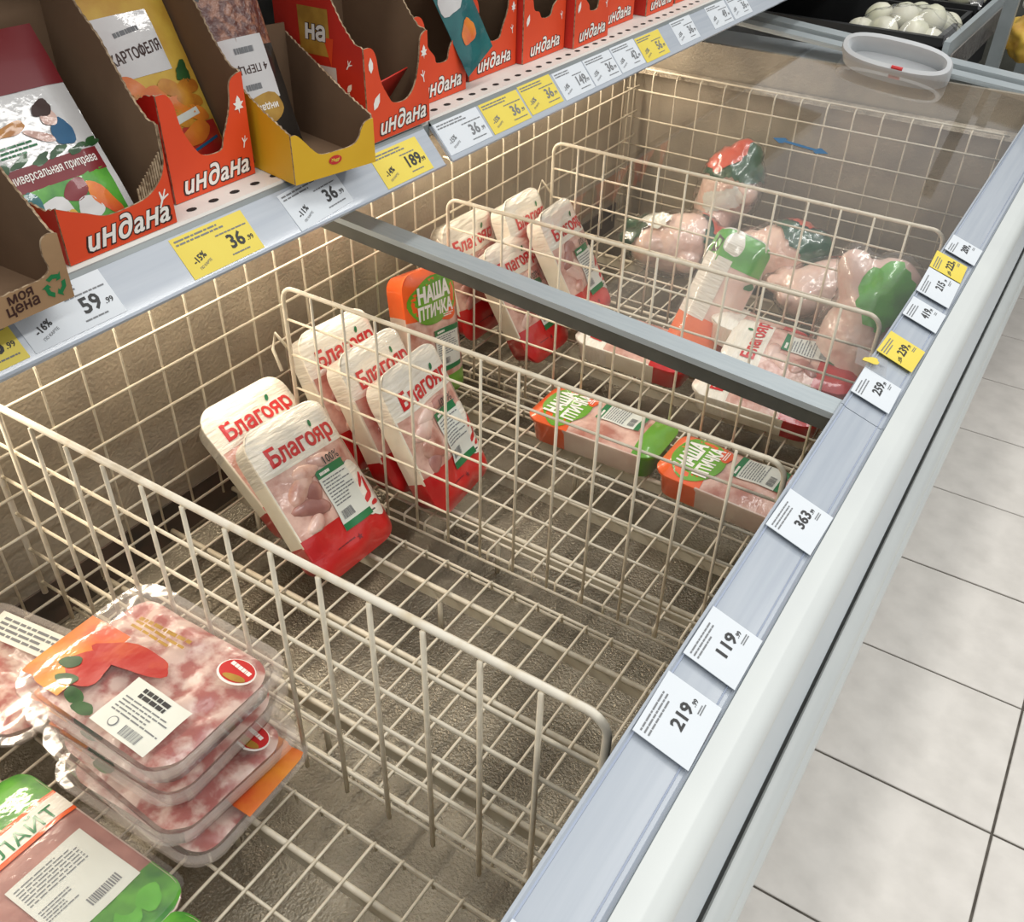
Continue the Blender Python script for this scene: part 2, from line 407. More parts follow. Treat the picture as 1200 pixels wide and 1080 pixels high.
def fine_print(parent, x0, x1, y0, y1, rows, mapf, material, off=0.0004, rot=0.0, fill=0.5, seed=1, bars=None, pivot=None):
    """rows of tiny unreadable words, and bar-code bars; one joined print"""
    rnd = random.Random(seed); mb = MB(); c, s = cos(rot), sin(rot)
    px, py = pivot if pivot else ((x0 + x1) / 2, (y0 + y1) / 2)
    def R(a, b):
        a -= px; b -= py
        return mapf(px + a * c - b * s, py + a * s + b * c, off)
    h = (y1 - y0) / max(rows, 1)
    for r in range(rows):
        y = y1 - (r + 0.5) * h; x = x0; end = x1 - (x1 - x0) * rnd.choice((0, 0, 0.1, 0.3))
        while x < end:
            wd = min((x1 - x0) * rnd.uniform(0.05, 0.2), end - x)
            mb.quad(R(x, y - h * fill / 2), R(x + wd, y - h * fill / 2), R(x + wd, y + h * fill / 2), R(x, y + h * fill / 2))
            x += wd + (x1 - x0) * 0.022
    if bars:
        bx0, bx1, by0, by1 = bars; x = bx0
        while x < bx1:
            wd = (bx1 - bx0) * rnd.choice((0.015, 0.03, 0.045))
            mb.quad(R(x, by0), R(min(x + wd, bx1), by0), R(min(x + wd, bx1), by1), R(x, by1)); x += wd + (bx1 - bx0) * rnd.choice((0.02, 0.035))
    return stuff(mb.build('fine_print', material, parent, recalc=False))

def arc_path(p0, corner, p1, r, n=6):
    """points that go p0 -> rounded corner -> p1"""
    p0, corner, p1 = Vector(p0), Vector(corner), Vector(p1)
    a = (p0 - corner).normalized(); b = (p1 - corner).normalized()
    A = corner + a * r; B = corner + b * r; O = corner + (a + b) * r
    out = []
    for i in range(n + 1):
        t = i / n * pi / 2
        out.append(O + (-b * cos(t) - a * sin(t)) * r)
    return out

exec_parts = []

# ------------------------------------------------------------------ the setting: floor, ceiling
FY0, FY1 = -0.6, 4.65
fl = MB(); fl.box(-1.6, 2.6, FY0, FY1, -0.05, -0.003)
floor = struct(fl.build('floor', M['grout']))
TP = 0.3225
tm = MB()
g = 0.0024; bv = 0.0012
a0, a1 = g, TP - g
tm.rings([[(a0, a0, -0.01), (a1, a0, -0.01), (a1, a1, -0.01), (a0, a1, -0.01)],
          [(a0, a0, -bv), (a1, a0, -bv), (a1, a1, -bv), (a0, a1, -bv)],
          [(a0 + bv, a0 + bv, 0), (a1 - bv, a0 + bv, 0), (a1 - bv, a1 - bv, 0), (a0 + bv, a1 - bv, 0)]], cap1=True)
tile_me = tm.mesh('tile', M['tile'])
for i in range(-1, 5):
    for j in range(15):
        t = link('tile', tile_me, floor)
        t.location = (-0.0775 + i * TP, 0.932 - 4 * TP + j * TP, random.uniform(-0.0004, 0.0004))

# ------------------------------------------------------------------ chest freezer
FX = empty('chest_freezer', (-0.62, 1.0, 0.0))
tag(FX, 'long open white chest freezer lined with frosty steel', 'freezer')
YA, YB = -0.5, 2.62                      # freezer length
def fpart(mb, name, mats, smooth=False, ang=40):
    off = Vector(FX.location)
    mb.v = [tuple(Vector(p) - off) for p in mb.v]
    o = mb.build(name, mats, FX)
    return soft(o, ang) if smooth else o
def extrude_profile(pts, y0, y1, closed=True):
    mb = MB()
    r0 = [(x, y0, z) for x, z in pts]; r1 = [(x, y1, z) for x, z in pts]
    mb.rings([r0, r1], close_ring=closed, cap0=closed, cap1=closed)
    return mb
def arcpts(cx, cz, r, a0, a1, n=8):
    return [(cx + r * cos(radians(a0 + (a1 - a0) * i / n)), cz + r * sin(radians(a0 + (a1 - a0) * i / n))) for i in range(n + 1)]
# white cap: flat ledge, rounded nose, then recess
fpart(extrude_profile([(-0.152, 0.895), (-0.100, 0.902), (-0.0985, 0.9075), (-0.083, 0.9045), (-0.0805, 0.9035)] + arcpts(-0.0855, 0.884, 0.0195, 70, -20, 8) +
      [(-0.0685, 0.868), (-0.075, 0.852), (-0.088, 0.842), (-0.152, 0.842)], YA, YB), 'front_cap', M['plastic_white'], True, 28)
# outer front panel with a recess that flares out towards the bumper
fpart(extrude_profile([(-0.152, 0.842), (-0.088, 0.842), (-0.0885, 0.78), (-0.0865, 0.72), (-0.0815, 0.68), (-0.077, 0.645), (-0.0755, 0.628), (-0.152, 0.628)], YA, YB), 'front_panel', M['plastic_blue'], True, 60)
fpart(extrude_profile([(-0.150, 0.6278), (-0.0805, 0.6278), (-0.0805, 0.5855), (-0.150, 0.5855)], YA, YB), 'bumper_seal', M['rubber'])
fpart(extrude_profile([(-0.150, 0.585), (-0.0728, 0.585), (-0.0728, 0.611)] + arcpts(-0.0715, 0.5925, 0.0200, 88, -60, 9) + [(-0.0615, 0.570), (-0.150, 0.570)], YA, YB), 'bumper', M['plastic_white'], True, 40)
fpart(extrude_profile([(-0.150, 0.5695), (-0.0600, 0.5695)] + arcpts(-0.0592, 0.556, 0.0128, 80, -70, 6) + [(-0.058, 0.53), (-0.150, 0.53)], YA, YB), 'bumper_lip', M['plastic_white'], True, 40)
fpart(extrude_profile([(-0.150, 0.529), (-0.076, 0.529), (-0.078, 0.08), (-0.10, 0.07), (-0.10, 0.0), (-0.150, 0.0)], YA, YB), 'lower_panel', M['plastic_blue'])
# tag strip on the front edge, in two lengths with a joint
for y0, y1 in ((YA, 0.952), (0.9535, YB - 0.06)):
    fpart(extrude_profile([(-0.1515, 0.9225), (-0.149, 0.9225), (-0.147, 0.9200), (-0.103, 0.9058), (-0.1005, 0.9072), (-0.0992, 0.9045), (-0.101, 0.9015), (-0.152, 0.915)], y0, y1), 'tag_strip', M['strip'])
    for xa, za, wd in ((-0.1475, 0.9206, 0.0016), (-0.1075, 0.9078, 0.0014)):
        fpart(extrude_profile([(xa, za), (xa + wd, za + 0.0009 - wd * 0.3), (xa + wd, za - 0.002), (xa, za - 0.002)], y0, y1), 'strip_rib', M['strip_lip'])
# steel lining
mb = MB(); mb.box(-0.152, -0.1515, YA, 2.42, 0.36, 0.915); fpart(mb, 'inner_front_wall', M['steel_in'])
mb = MB(); mb.box(-1.16, -1.125, YA, 2.42, 0.36, 0.98); fpart(mb, 'inner_back_wall', M['steel_in'])
mb = MB(); mb.box(-1.1249, -1.121, YA, 2.40, 0.40, 0.475); fpart(mb, 'air_slot_and_reflection', M['dark_gap'])  # flat strip for the duct gap; dark and reflection lie in its colour
mb = MB(); mb.box(-1.16, -0.1515, YA, 2.45, 0.36, 0.39)
fpart(mb, 'bottom_plate', M['steel_bottom'])
# far end: vertical lining, frosty ledge, sloping end panel, end rim
mb = MB(); mb.box(-1.125, -0.152, 2.36, 2.40, 0.36, 0.835); fpart(mb, 'end_lining', M['steel_in'])
mb = MB()
def frost_fn(u, v):
    x = -1.124 + 0.972 * u; y = 2.335 + 0.06 * v
    z = 0.842 + 0.012 * sin(pi * min(1, v * 1.1)) + 0.0015 * noise.noise(Vector((x * 60, y * 60, 0)))
    return (x, y, z)
mb.grid(frost_fn, 90, 10); fpart(mb, 'frost_ledge', M['frost'], True, 80)
mb = MB(); mb.box(-1.125, -0.152, 2.397, 2.41, 0.80, 0.925); fpart(mb, 'end_panel', M['steel_in'])
mb = MB(); mb.rings([[(-1.16, 2.415, 0.60), (-0.075, 2.415, 0.60), (-0.075, 2.62, 0.60), (-1.16, 2.62, 0.60)],
                     [(-1.16, 2.415, 0.905), (-0.075, 2.415, 0.905), (-0.075, 2.62, 0.905), (-1.16, 2.62, 0.905)],
                     [(-1.16, 2.43, 0.915), (-0.09, 2.43, 0.915), (-0.09, 2.60, 0.915), (-1.16, 2.60, 0.915)]], cap0=True, cap1=True)
fpart(mb, 'end_rim', M['plastic_blue'])
mb = MB(); mb.box(-1.26, -1.161, YA, YB, 0.0, 0.985); fpart(mb, 'back_body', M['plastic_blue'])
mb = MB(); mb.box(-1.16, -0.151, YA, YB, 0.0, 0.355); fpart(mb, 'base_body', M['plastic_blue'])

# ------------------------------------------------------------------ wire goods
def wire_mesh(pts, r, n=6):
    mb = MB(); mb.tube(pts, r, n); me = mb.mesh('wire', M['wire'], True); 
    return me
def divider(y, xl, xr, ztop, zbot, nv, hz, r_top, r_v, r_h, label, thick_mat):
    root = empty('wire_divider', ((xl + xr) / 2, y, zbot))
    tag(root, label, 'wire divider', 'wire dividers across the freezer')
    o = Vector(root.location)
    cr = 0.022
    pts = [(xl, y, zbot)] + arc_path((xl, y, zbot), (xl, y, ztop), (xr, y, ztop), cr) + arc_path((xl, y, ztop), (xr, y, ztop), (xr, y, zbot), cr) + [(xr, y, zbot)]
    mb = MB(); mb.tube([Vector(p) - o for p in pts], r_top, 10)
    mb.build('frame_rod', thick_mat, root, True)
    hme = wire_mesh([(xl, 0, 0), (xr, 0, 0)], r_h)
    for z in hz:
        wv = link('wire', hme, root); wv.location = (-o.x, 0.0, z - o.z)
    vme = wire_mesh([(0, 0, zbot - 0.012), (0, 0, ztop - r_top * 0.4)], r_v)
    for i in range(1, nv):
        wv = link('wire', vme, root); wv.location = (xl + (xr - xl) * i / nv - o.x, -(r_v + r_h) * 0.9, -o.z)
    # little hooks that clip onto the side grid
    hk = MB(); hk.tube([(xl, y, zbot + 0.235), (xl - 0.022, y - 0.006, zbot + 0.262), (xl - 0.03, y - 0.008, zbot + 0.232), (xl - 0.012, y - 0.012, zbot + 0.20)], r_v * 1.3, 6)
    hk.v = [tuple(Vector(p) - o) for p in hk.v]
    hk.build('hook', thick_mat, root, True)
    return root
D1 = divider(0.473, -1.08, -0.186, 0.852, 0.505, 14, (0.784, 0.7205, 0.657, 0.592, 0.528), 0.0043, 0.0030, 0.0026,
             'wire divider nearest the camera, behind the stacked meat trays', M['wire_old'])
D2 = divider(0.904, -0.967, -0.182, 0.852, 0.505, 13, (0.797, 0.735, 0.673, 0.611, 0.549), 0.0035, 0.0022, 0.0020,
             'wire divider in front of the three chicken packs in a row', M['wire'])
D3 = divider(1.33, -0.967, -0.187, 0.852, 0.505, 13, (0.797, 0.735, 0.673, 0.611, 0.549), 0.0035, 0.0022, 0.0020,
             'wire divider just beyond the grey lid bar', M['wire'])
D4 = divider(1.71, -0.967, -0.18, 0.852, 0.505, 13, (0.797, 0.735, 0.673, 0.611, 0.549), 0.0035, 0.0022, 0.0020,
             'wire divider farthest from the camera, by the whole chickens', M['wire'])

def floor_panel(y0, y1, label):
    xl, xr = -1.055, -0.19
    root = empty('wire_floor_panel', ((xl + xr) / 2, (y0 + y1) / 2, 0.43))
    tag(root, label, 'wire shelf', 'wire floor panels of the freezer')
    o = Vector(root.location); L = (y1 - y0) / 2; zt = 0.49
    r = 0.0020
    pts = [(0, -L, -0.018)] + [(0, -L, -0.006), (0, -L + 0.006, 0)] + [(0, L - 0.006, 0), (0, L, -0.006), (0, L, -0.018)]
    yme = wire_mesh([(0, -L, -0.018), (0, -L, -0.002), (0, -L + 0.004, 0), (0, L - 0.004, 0), (0, L, -0.002), (0, L, -0.018)], r)
    x = -0.2714
    while x > xl: 
        wv = link('wire', yme, root); wv.location = (x - o.x, 0, zt - o.z); x -= 0.0414
    wv = link('wire', yme, root); wv.location = (-0.230 - o.x, 0, zt - o.z)
    xme = wire_mesh([(xl, 0, 0), (xr, 0, 0)], 0.0024)
    for yy, zz in ((y0 + 0.001, zt - 0.0045), (y1 - 0.001, zt - 0.0045), (y0 - 0.003, zt - 0.019), (y1 + 0.003, zt - 0.019), (y0 + 0.03, zt - 0.0045), ((y0 + y1) / 2 + 0.065, zt - 0.0045)):
        wv = link('wire', xme, root); wv.location = (-o.x, yy - o.y, zz - o.z)
    bm = MB(); bm.tube([(xl, 0, 0), (xr, 0, 0)], 0.0042, 8); bme = bm.mesh('support_rod', M['wire'], True)
    fm = MB(); fm.box(xl + 0.01, xr - 0.01, -0.001, 0.004, -0.024, -0.003); fme = fm.mesh('support_beam', M['beam'])
    for yy in (y0 + 0.057, (y0 + y1) / 2, y1 - 0.055):
        a = link('support_rod', bme, root); a.location = (-o.x, yy - o.y, zt - 0.0062 - o.z)
        b = link('support_beam', fme, root); b.location = (-o.x, yy - o.y, zt - 0.0062 - o.z)
    # short feet that stand on the bottom plate
    ft = MB(); ft.tube([(0, 0, 0.0), (0, 0, 0.076)], 0.004, 8); ftm = ft.mesh('foot', M['wire'], True)
    for yy in (y0 + 0.057, y1 - 0.055):
        for xx in (xl + 0.05, -0.62, xr - 0.05):
            a = link('foot', ftm, root); a.location = (xx - o.x, yy - o.y, 0.3905 - o.z)
    return root
floor_panel(0.061, 0.436, 'wire floor panel under the stacked meat trays')
floor_panel(0.495, 0.869, 'wire floor panel under the two leaning chicken packs')
floor_panel(0.919, 1.294, 'wire floor panel under the orange and green poultry packs')
floor_panel(1.350, 1.682, 'wire floor panel beyond the grey lid bar')
floor_panel(1.735, 2.290, 'wire floor panel under the whole chickens at the far end')

def wall_grid(name, label):
    root = empty(name, (0, 0, 0)); tag(root, label, 'wire grid'); return root
G1 = wall_grid('wire_wall_grid', 'long wire grid along the back wall of the freezer')
G1.location = (-1.075, 1.2, 0.43)
bx = -1.075
vm = wire_mesh([(0, 0, 0.04)] + [(0, 0, 0.41), (-0.003, 0, 0.419), (-0.010, 0, 0.424), (-0.022, 0, 0.424)], 0.0021)
y = 0.811 * 1.075 - 0.0624 * 22
while y < 2.33:
    wv = link('wire', vm, G1); wv.location = (0, y - 1.2, 0); y += 0.0624
hm = wire_mesh([(0.004, -0.5 - 1.2, 0), (0.004, 2.325 - 1.2, 0)], 0.0022)
for z in (0.814, 0.7505, 0.687, 0.6225, 0.558, 0.493):
    wv = link('wire', hm, G1); wv.location = (0, 0, z - 0.43)
G2 = wall_grid('wire_wall_grid', 'wire grid across the far end of the freezer')
G2.location = (-0.63, 2.32, 0.43)
vm = wire_mesh([(0, 0, 0.03)] + [(0, 0, 0.408), (0, 0.003, 0.417), (0, 0.010, 0.421), (0, 0.02, 0.421)], 0.0021)
x = -1.095
while x < -0.175:
    wv = link('wire', vm, G2); wv.location = (x + 0.63, 0, 0); x += 0.0645
hm = wire_mesh([(-1.10 + 0.63, -0.004, 0), (-0.18 + 0.63, -0.004, 0)], 0.0022)
for z in (0.805, 0.7345, 0.664, 0.593, 0.522):
    wv = link('wire', hm, G2); wv.location = (0, 0, z - 0.43)
tp = wire_mesh([(-1.10 + 0.63, 0.016, 0.4235), (-0.18 + 0.63, 0.016, 0.4235)], 0.0026)
link('wire', tp, G2)

# ------------------------------------------------------------------ sliding glass lid
LID = empty('sliding_glass_lid', (-0.63, 1.7, 0.95))
tag(LID, 'sliding glass lid with grey frame bar and oval handle', 'glass lid')
LO = Vector(LID.location)
def lid_z(x): return 0.9135 + (-0.15 - x) * 0.0775
def lidpart(mb, name, mats, sm=False, par=None):
    mb.v = [tuple(Vector(p) - LO) for p in mb.v]
    o = mb.build(name, mats, par or LID); return soft(o, 40) if sm else o
mb = MB()
def gl_fn(u, v):
    x = -1.115 + 0.965 * u; yy = 0.955 + (2.44 - 0.955) * v
    return (x, yy, lid_z(x) + 0.003)
mb.grid(gl_fn, 12, 12)
gl = lidpart(mb, 'glass_pane', M['glass'], True)
def bar_box(y0, y1, zlo, zhi, name, m, x0=-1.118, x1=-0.149):
    mb = MB(); mb.v = []
    r = []
    for x in (x0, x1):
        z = lid_z(x); r.append([(x, y0, z + zlo), (x, y1, z + zlo), (x, y1, z + zhi), (x, y0, z + zhi)])
    mb.rings(r, cap0=True, cap1=True)
    return lidpart(mb, name, m)
bar_box(0.934, 0.968, -0.004, 0.004, 'frame_bar', M['alu'])
bar_box(0.9355, 0.942, -0.0225, -0.0042, 'bar_web', M['alu_dark'])
bar_box(0.9425, 0.966, -0.0225, -0.0185, 'bar_foot', M['alu_dark'])
bar_box(2.432, 2.478, -0.002, 0.008, 'end_bar', M['alu'])
bar_box(2.480, 2.496, -0.012, -0.002, 'end_bar_groove', M['alu_dark'])
bar_box(2.498, 2.55, -0.008, 0.014, 'end_bar_rail', M['alu'])
# oval grip: a rounded ring standing on the pane at the far bar
mb = MB()
hx, hy, hw, hh = -0.465, 2.375, 0.122, 0.036
hz0 = lid_z(hx) + 0.026
ringsO = []
N = 40
tilt = radians(38)
def hpt(t, rx, ry, d):
    ct, st = cos(t), sin(t)
    ex = 2.6
    a = rx * abs(ct) ** (2 / ex) * (1 if ct > 0 else -1)
    b = ry * abs(st) ** (2 / ex) * (1 if st > 0 else -1)
    yy = hy + b * cos(tilt) * 0.6 + d * sin(tilt) * -1; zz = hz0 + b * sin(tilt) + d * cos(tilt) - 0.0775 * a
    return (hx + a, yy, zz)
for rx, ry, d in ((hw, hh + 0.012, -0.03), (hw + 0.003, hh + 0.014, 0.006), (hw, hh + 0.010, 0.014), (hw - 0.010, hh - 0.002, 0.015), (hw - 0.016, hh - 0.008, 0.008), (hw - 0.02, hh - 0.01, -0.026)):
    ringsO.append([hpt(2 * pi * i / N, rx, ry, d) for i in range(N)])
mb.rings(ringsO)
mb.f.append(tuple(len(mb.v) - N + i for i in range(N))); mb.m.append(0)
hd = lidpart(mb, 'handle', M['grey_plastic'], True)
mb = MB(); mb.tube([hpt(pi * 1.5, hw, hh + 0.004, 0.0145), hpt(pi * 1.54, hw, hh + 0.004, 0.0145)], 0.004, 8)
lidpart(mb, 'red_mark', M['ink_red'], par=hd)
# blue double arrow sticker on the pane
def lidmap(x, y, off): return Vector((x, y, lid_z(x) + 0.0036 + off)) - LO
ar = [(0, 0), (0.018, 0.017), (0.026, 0.0095), (0.020, 0.006), (0.085, 0.006), (0.079, 0.0095), (0.087, 0.017), (0.105, 0), (0.087, -0.017), (0.079, -0.0095), (0.085, -0.006), (0.020, -0.006), (0.026, -0.0095), (0.018, -0.017)]
outline(gl, 'arrow_sticker', [(-0.516 + a, 1.723 + b) for a, b in ar], lidmap, M['blue'], 0.0002)

# ------------------------------------------------------------------ shelf above the freezer
SH = empty('spice_shelf', (-1.0, 1.3, 1.05))
tag(SH, 'white perforated metal shelf holding rows of spice boxes', 'shelf')
SO = Vector(SH.location)
def shpart(mb, name, mats, sm=False):
    mb.v = [tuple(Vector(p) - SO) for p in mb.v]
    o = mb.build(name, mats, SH); return soft(o, 40) if sm else o
mb = MB(); mb.rings([[(-0.782, yy, 1.0955), (-0.784, yy, 1.0995), (-1.27, yy, 1.0995), (-1.27, yy, 1.075), (-0.795, yy, 1.075), (-0.782, yy, 1.078)] for yy in (-0.4, 3.4)], cap0=True, cap1=True)
shpart(mb, 'deck', M['shelf'])
hm_ = MB(); n = 10
hm_.v = [(0.0045 * cos(2 * pi * i / n), 0.0065 * sin(2 * pi * i / n), 0) for i in range(n)]; hm_.f = [tuple(range(n))]; hm_.m = [0]
hole_me = hm_.mesh('punched_hole', M['hole'], recalc=False)
y = -0.02
while y < 2.6:
    for xx in (-0.800, ):
        h = link('punched_hole', hole_me, SH); h.location = (xx - SO.x, y - SO.y, 1.0999 - SO.z)
    y += 0.0312
for y0, y1, dx, tw in ((-0.35, 1.017, 0.0, 0.0), (1.034, 3.3, 0.0, 0.0)):
    prof = [(-0.7805, 1.0935), (-0.7785, 1.0945), (-0.7435, 1.0535), (-0.7415, 1.0515), (-0.7395, 1.0525), (-0.7405, 1.0495), (-0.7455, 1.0495), (-0.7835, 1.0915)]
    mb = MB(); mb.rings([[(x, yy, z) for x, z in prof] for yy in (y0, y1)], cap0=True, cap1=True)
    shpart(mb, 'tag_strip', M['strip'])
    mb = MB(); mb.rings([[(x, yy, z) for x, z in ((-0.7845, 1.0965), (-0.7795, 1.0965), (-0.7765, 1.0925), (-0.7785, 1.0905), (-0.7845, 1.0905))] for yy in (y0, y1)], cap0=True, cap1=True)
    shpart(mb, 'strip_clip', M['post'])
mb = MB(); mb.box(-0.7815, -0.7805, 1.0175, 1.0335, 1.045, 1.093); shpart(mb, 'strip_gap_plate', M['post'])
mb = MB(); mb.box(-1.30, -1.27, -0.4, 3.4, 0.99, 1.9); shpart(mb, 'back_panel', M['post'])
mb = MB(); mb.box(-1.27, -0.79, -0.4, 3.4, 1.42, 1.455); shpart(mb, 'upper_deck', M['shelf'])
# added housing for the fill light, unseen along the back rim below the lid
mb = MB(); mb.box(-1.123, -1.093, -0.45, 2.38, 0.93, 0.955)
fillb = mb.build('rim_fill_housing', M['shelf']); tag(fillb, 'slim added fill light housing, unseen along the back rim of the freezer', 'lamp')

# ------------------------------------------------------------------ price tags
def frame_map(P0, u, v):
    P0, u, v = Vector(P0), Vector(u).normalized(), Vector(v).normalized(); n = u.cross(v)
    return lambda x, y, off: P0 + u * x + v * y + n * off
def shelf_tag(y0, y1, v0, yellow, price, kop, disc, label, seed, h=0.047, tilt=0.0, strong=True):
    P0 = Vector((-0.745, (y0 + y1) / 2, 1.052)); v = Vector((-0.035, 0, 0.0405)).normalized()
    w_ = y1 - y0
    base = P0 + v * v0
    n = Vector((0, 1, 0)).cross(v)
    rot = Matrix((Vector((0, 1, 0)), v, n)).transposed().to_4x4() @ Matrix.Rotation(tilt, 4, 'Z')
    mb = MB(); mb.box(-w_ / 2, w_ / 2, 0, h, 0.0, 0.0006)
    o = mb.build('price_tag', M['tag_yellow'] if yellow else M['tag_white'])
    rot.translation = base + n * 0.0022; o.matrix_world = rot
    tag(o, label, 'price tag', 'price tags on the shelf edge')
    mp = lambda x, y, off: Vector((x, y, 0.0006 + off))
    ink = M['ink'] if strong else M['ink_grey']
    wn = 0.021 if len(price) == 2 else 0.029
    lettering(o, 'price_number', price, w_ * 0.23, h * 0.44, wn, mp, ink, bold=0.028, height=0.0165)
    lettering(o, 'price_kopecks', kop, w_ * 0.41, h * 0.36, 0.009, mp, ink, bold=0.02)
    if disc:
        lettering(o, 'discount', disc, -w_ * 0.30, h * 0.40, 0.019, mp, ink, rot=0.28, bold=0.03)
        lettering(o, 'card_note', 'ПО КАРТЕ', -w_ * 0.27, h * 0.22, 0.019, mp, M['ink_grey'], rot=0.28, bold=0.01)
    fine_print(o, -w_ * 0.46, w_ * 0.18, h * 0.78, h * 0.95, 2, mp, M['ink_grey'], seed=seed, fill=0.45)
    fine_print(o, w_ * 0.02, w_ * 0.46, h * 0.66, h * 0.70, 1, mp, M['ink_grey'], seed=seed + 50, fill=0.8)
    fine_print(o, w_ * 0.08, w_ * 0.44, h * 0.13, h * 0.17, 1, mp, M['ink_grey'], seed=seed + 99, fill=0.8)
    return o
st = [
 (0.295, 0.388, 0.004, True, '36', '.99', '-15%', 'yellow 36.99 shelf tag at the left edge, left of the 59.99 tag'),
 (0.394, 0.494, 0.004, False, '59', '.99', '-16%', 'white 59.99 price tag below the brown cardboard box'),
 (0.579, 0.679, 0.002, True, '36', '.99', '-15%', 'yellow 36.99 price tag below the second orange box'),
 (0.737, 0.834, 0.003, False, '36', '.99', '-11%', 'tilted white 36.99 price tag below the yellow box'),
 (0.896, 0.992, 0.000, True, '189', '.99', '-14%', 'yellow 189.99 price tag at the end of the near strip'),
 (1.036, 1.139, 0.004, False, '36', '.99', '-15%', 'white 36.99 price tag at the start of the far strip'),
 (1.145, 1.246, 0.004, True, '36', '.99', '-15%', 'yellow 36.99 tag on the far strip, left of its yellow twin'),
 (1.251, 1.345, 0.006, True, '36', '.99', '-16%', 'yellow 36.99 tag on the far strip, beside the 149.99 tag'),
 (1.352, 1.448, 0.004, False, '149', '.99', '-14%', 'white 149.99 price tag on the far strip'),
 (1.452, 1.545, 0.004, False, '36', '.99', '-15%', 'white 36.99 price tag between the 149.99 and 42.99 tags'),
 (1.549, 1.639, 0.005, False, '42', '.99', '-16%', 'white 42.99 price tag left of the yellow 56.99 tag'),
 (1.643, 1.741, 0.003, True, '56', '.99', '-15%', 'yellow 56.99 price tag far along the strip'),
 (1.792, 1.885, 0.005, False, '36', '.99', '-15%', 'white 36.99 price tag right of the yellow 56.99 tag'),
 (1.960, 2.061, 0.005, False, '49', '.99', '-16%', 'white 49.99 price tag near the far end of the strip'),
 (2.070, 2.169, 0.005, False, '36', '.99', '-15%', 'last white 36.99 price tag at the top of the photo'),
]
for i, (y0, y1, v0, yel, pr, kp, dc, lb) in enumerate(st):
    shelf_tag(y0, y1, v0, yel, pr, kp, dc, lb, i * 3 + 1, tilt=(0.07 if i == 3 else 0.0), strong=i < 5)

def rail_tag(y0, y1, yellow, price, kop, label, seed, vshift=0.0, tilt=0.0, extra=None):
    b0 = Vector((-0.1005, (y0 + y1) / 2, 0.906)); v = (Vector((-0.147, 0, 0.9203)) - Vector((-0.103, 0, 0.9061))).normalized()
    n = Vector((0, 1, 0)).cross(v); w_ = y1 - y0; h = 0.049
    rot = Matrix((Vector((0, 1, 0)), v, n)).transposed().to_4x4() @ Matrix.Rotation(tilt, 4, 'Z')
    mb = MB(); mb.box(-w_ / 2, w_ / 2, 0, h, 0.0, 0.0006)
    o = mb.build('price_tag', M['tag_yellow'] if yellow else M['tag_white'])
    rot.translation = b0 + v * vshift + n * 0.0035; o.matrix_world = rot
    tag(o, label, 'price tag', 'price tags on the freezer rail')
    mp = lambda x, y, off: Vector((x, y, 0.0006 + off))
    if price: lettering(o, 'price_number', price, w_ * 0.06, h * 0.47, 0.026, mp, M['ink'], bold=0.03, height=0.0115)
    if price: lettering(o, 'price_kopecks', kop, w_ * 0.33, h * 0.40, 0.0068, mp, M['ink'], bold=0.02)
    fine_print(o, -w_ * 0.44, w_ * 0.2, h * 0.72, h * 0.93, 3, mp, M['ink_grey'], seed=seed, fill=0.4)
    fine_print(o, w_ * 0.22, w_ * 0.42, h * 0.22, h * 0.30, 2, mp, M['ink_grey'], seed=seed + 9, fill=0.5)
    if extra:
        lettering(o, 'discount', extra, -w_ * 0.34, h * 0.40, 0.013, mp, M['ink'], rot=0.3, bold=0.03)
    return o
rt = [
 (0.188, 0.255, False, None, None, 'white price tag half cut off at the bottom edge', 0.0, 0.0, None),
 (0.423, 0.489, False, '219', '.99', 'white 219.99 price tag, the largest one on the freezer rail', 0.002, 0.02, None),
 (0.512, 0.574, False, '119', '.99', 'white 119.99 price tag next to the 219.99 one', 0.001, 0.0, None),
 (0.700, 0.766, False, '363', '.99', 'white 363.99 price tag beside the orange poultry pack', 0.001, -0.02, None),
 (0.981, 1.042, False, '259', '.99', 'white 259.99 price tag by the end of the grey bar', 0.004, 0.02, None),
 (1.088, 1.149, True, '239', '.99', 'yellow 239.99 price tag on the freezer rail', 0.003, -0.03, '-15%'),
 (1.207, 1.266, False, '419', '.99', 'white 419.99 price tag left of the 215.99 tag', 0.002, 0.0, None),
 (1.288, 1.372, False, '215', '.99', 'wide white 215.99 price tag next to a yellow one', 0.005, 0.03, None),
 (1.376, 1.436, True, '223', '.99', 'yellow 223.99 price tag far along the freezer rail', 0.008, 0.05, '-15%'),
 (1.452, 1.515, False, '209', '.99', 'white 209.99 price tag farthest along the freezer rail', 0.002, 0.0, None),
]
for i, (y0, y1, yel, pr, kp, lb, vs, tl, ex) in enumerate(rt):
    rail_tag(y0, y1, yel, pr, kp, lb, 200 + i * 3, vs, tl, ex)
mb = MB(); mb.box(-0.027, 0.012, -0.0225, 0.0185, 0, 0.0005)
o = mb.build('torn_tag_scrap', M['bagfilm']); tag(o, 'torn clear tag sleeve with yellow smear below the 239.99 tag', 'tag scrap')
o.location = (-0.1405, 1.062, 0.9232); o.rotation_euler = (0, 0.28, 0.2)
blob(o, 'yellow_smear', -0.008, 0.0, 0.013, 0.006, lambda x, y, off: Vector((x, y, 0.0005 + off)), M['tag_yellow'], 0.0004, 0.5, 0.3)

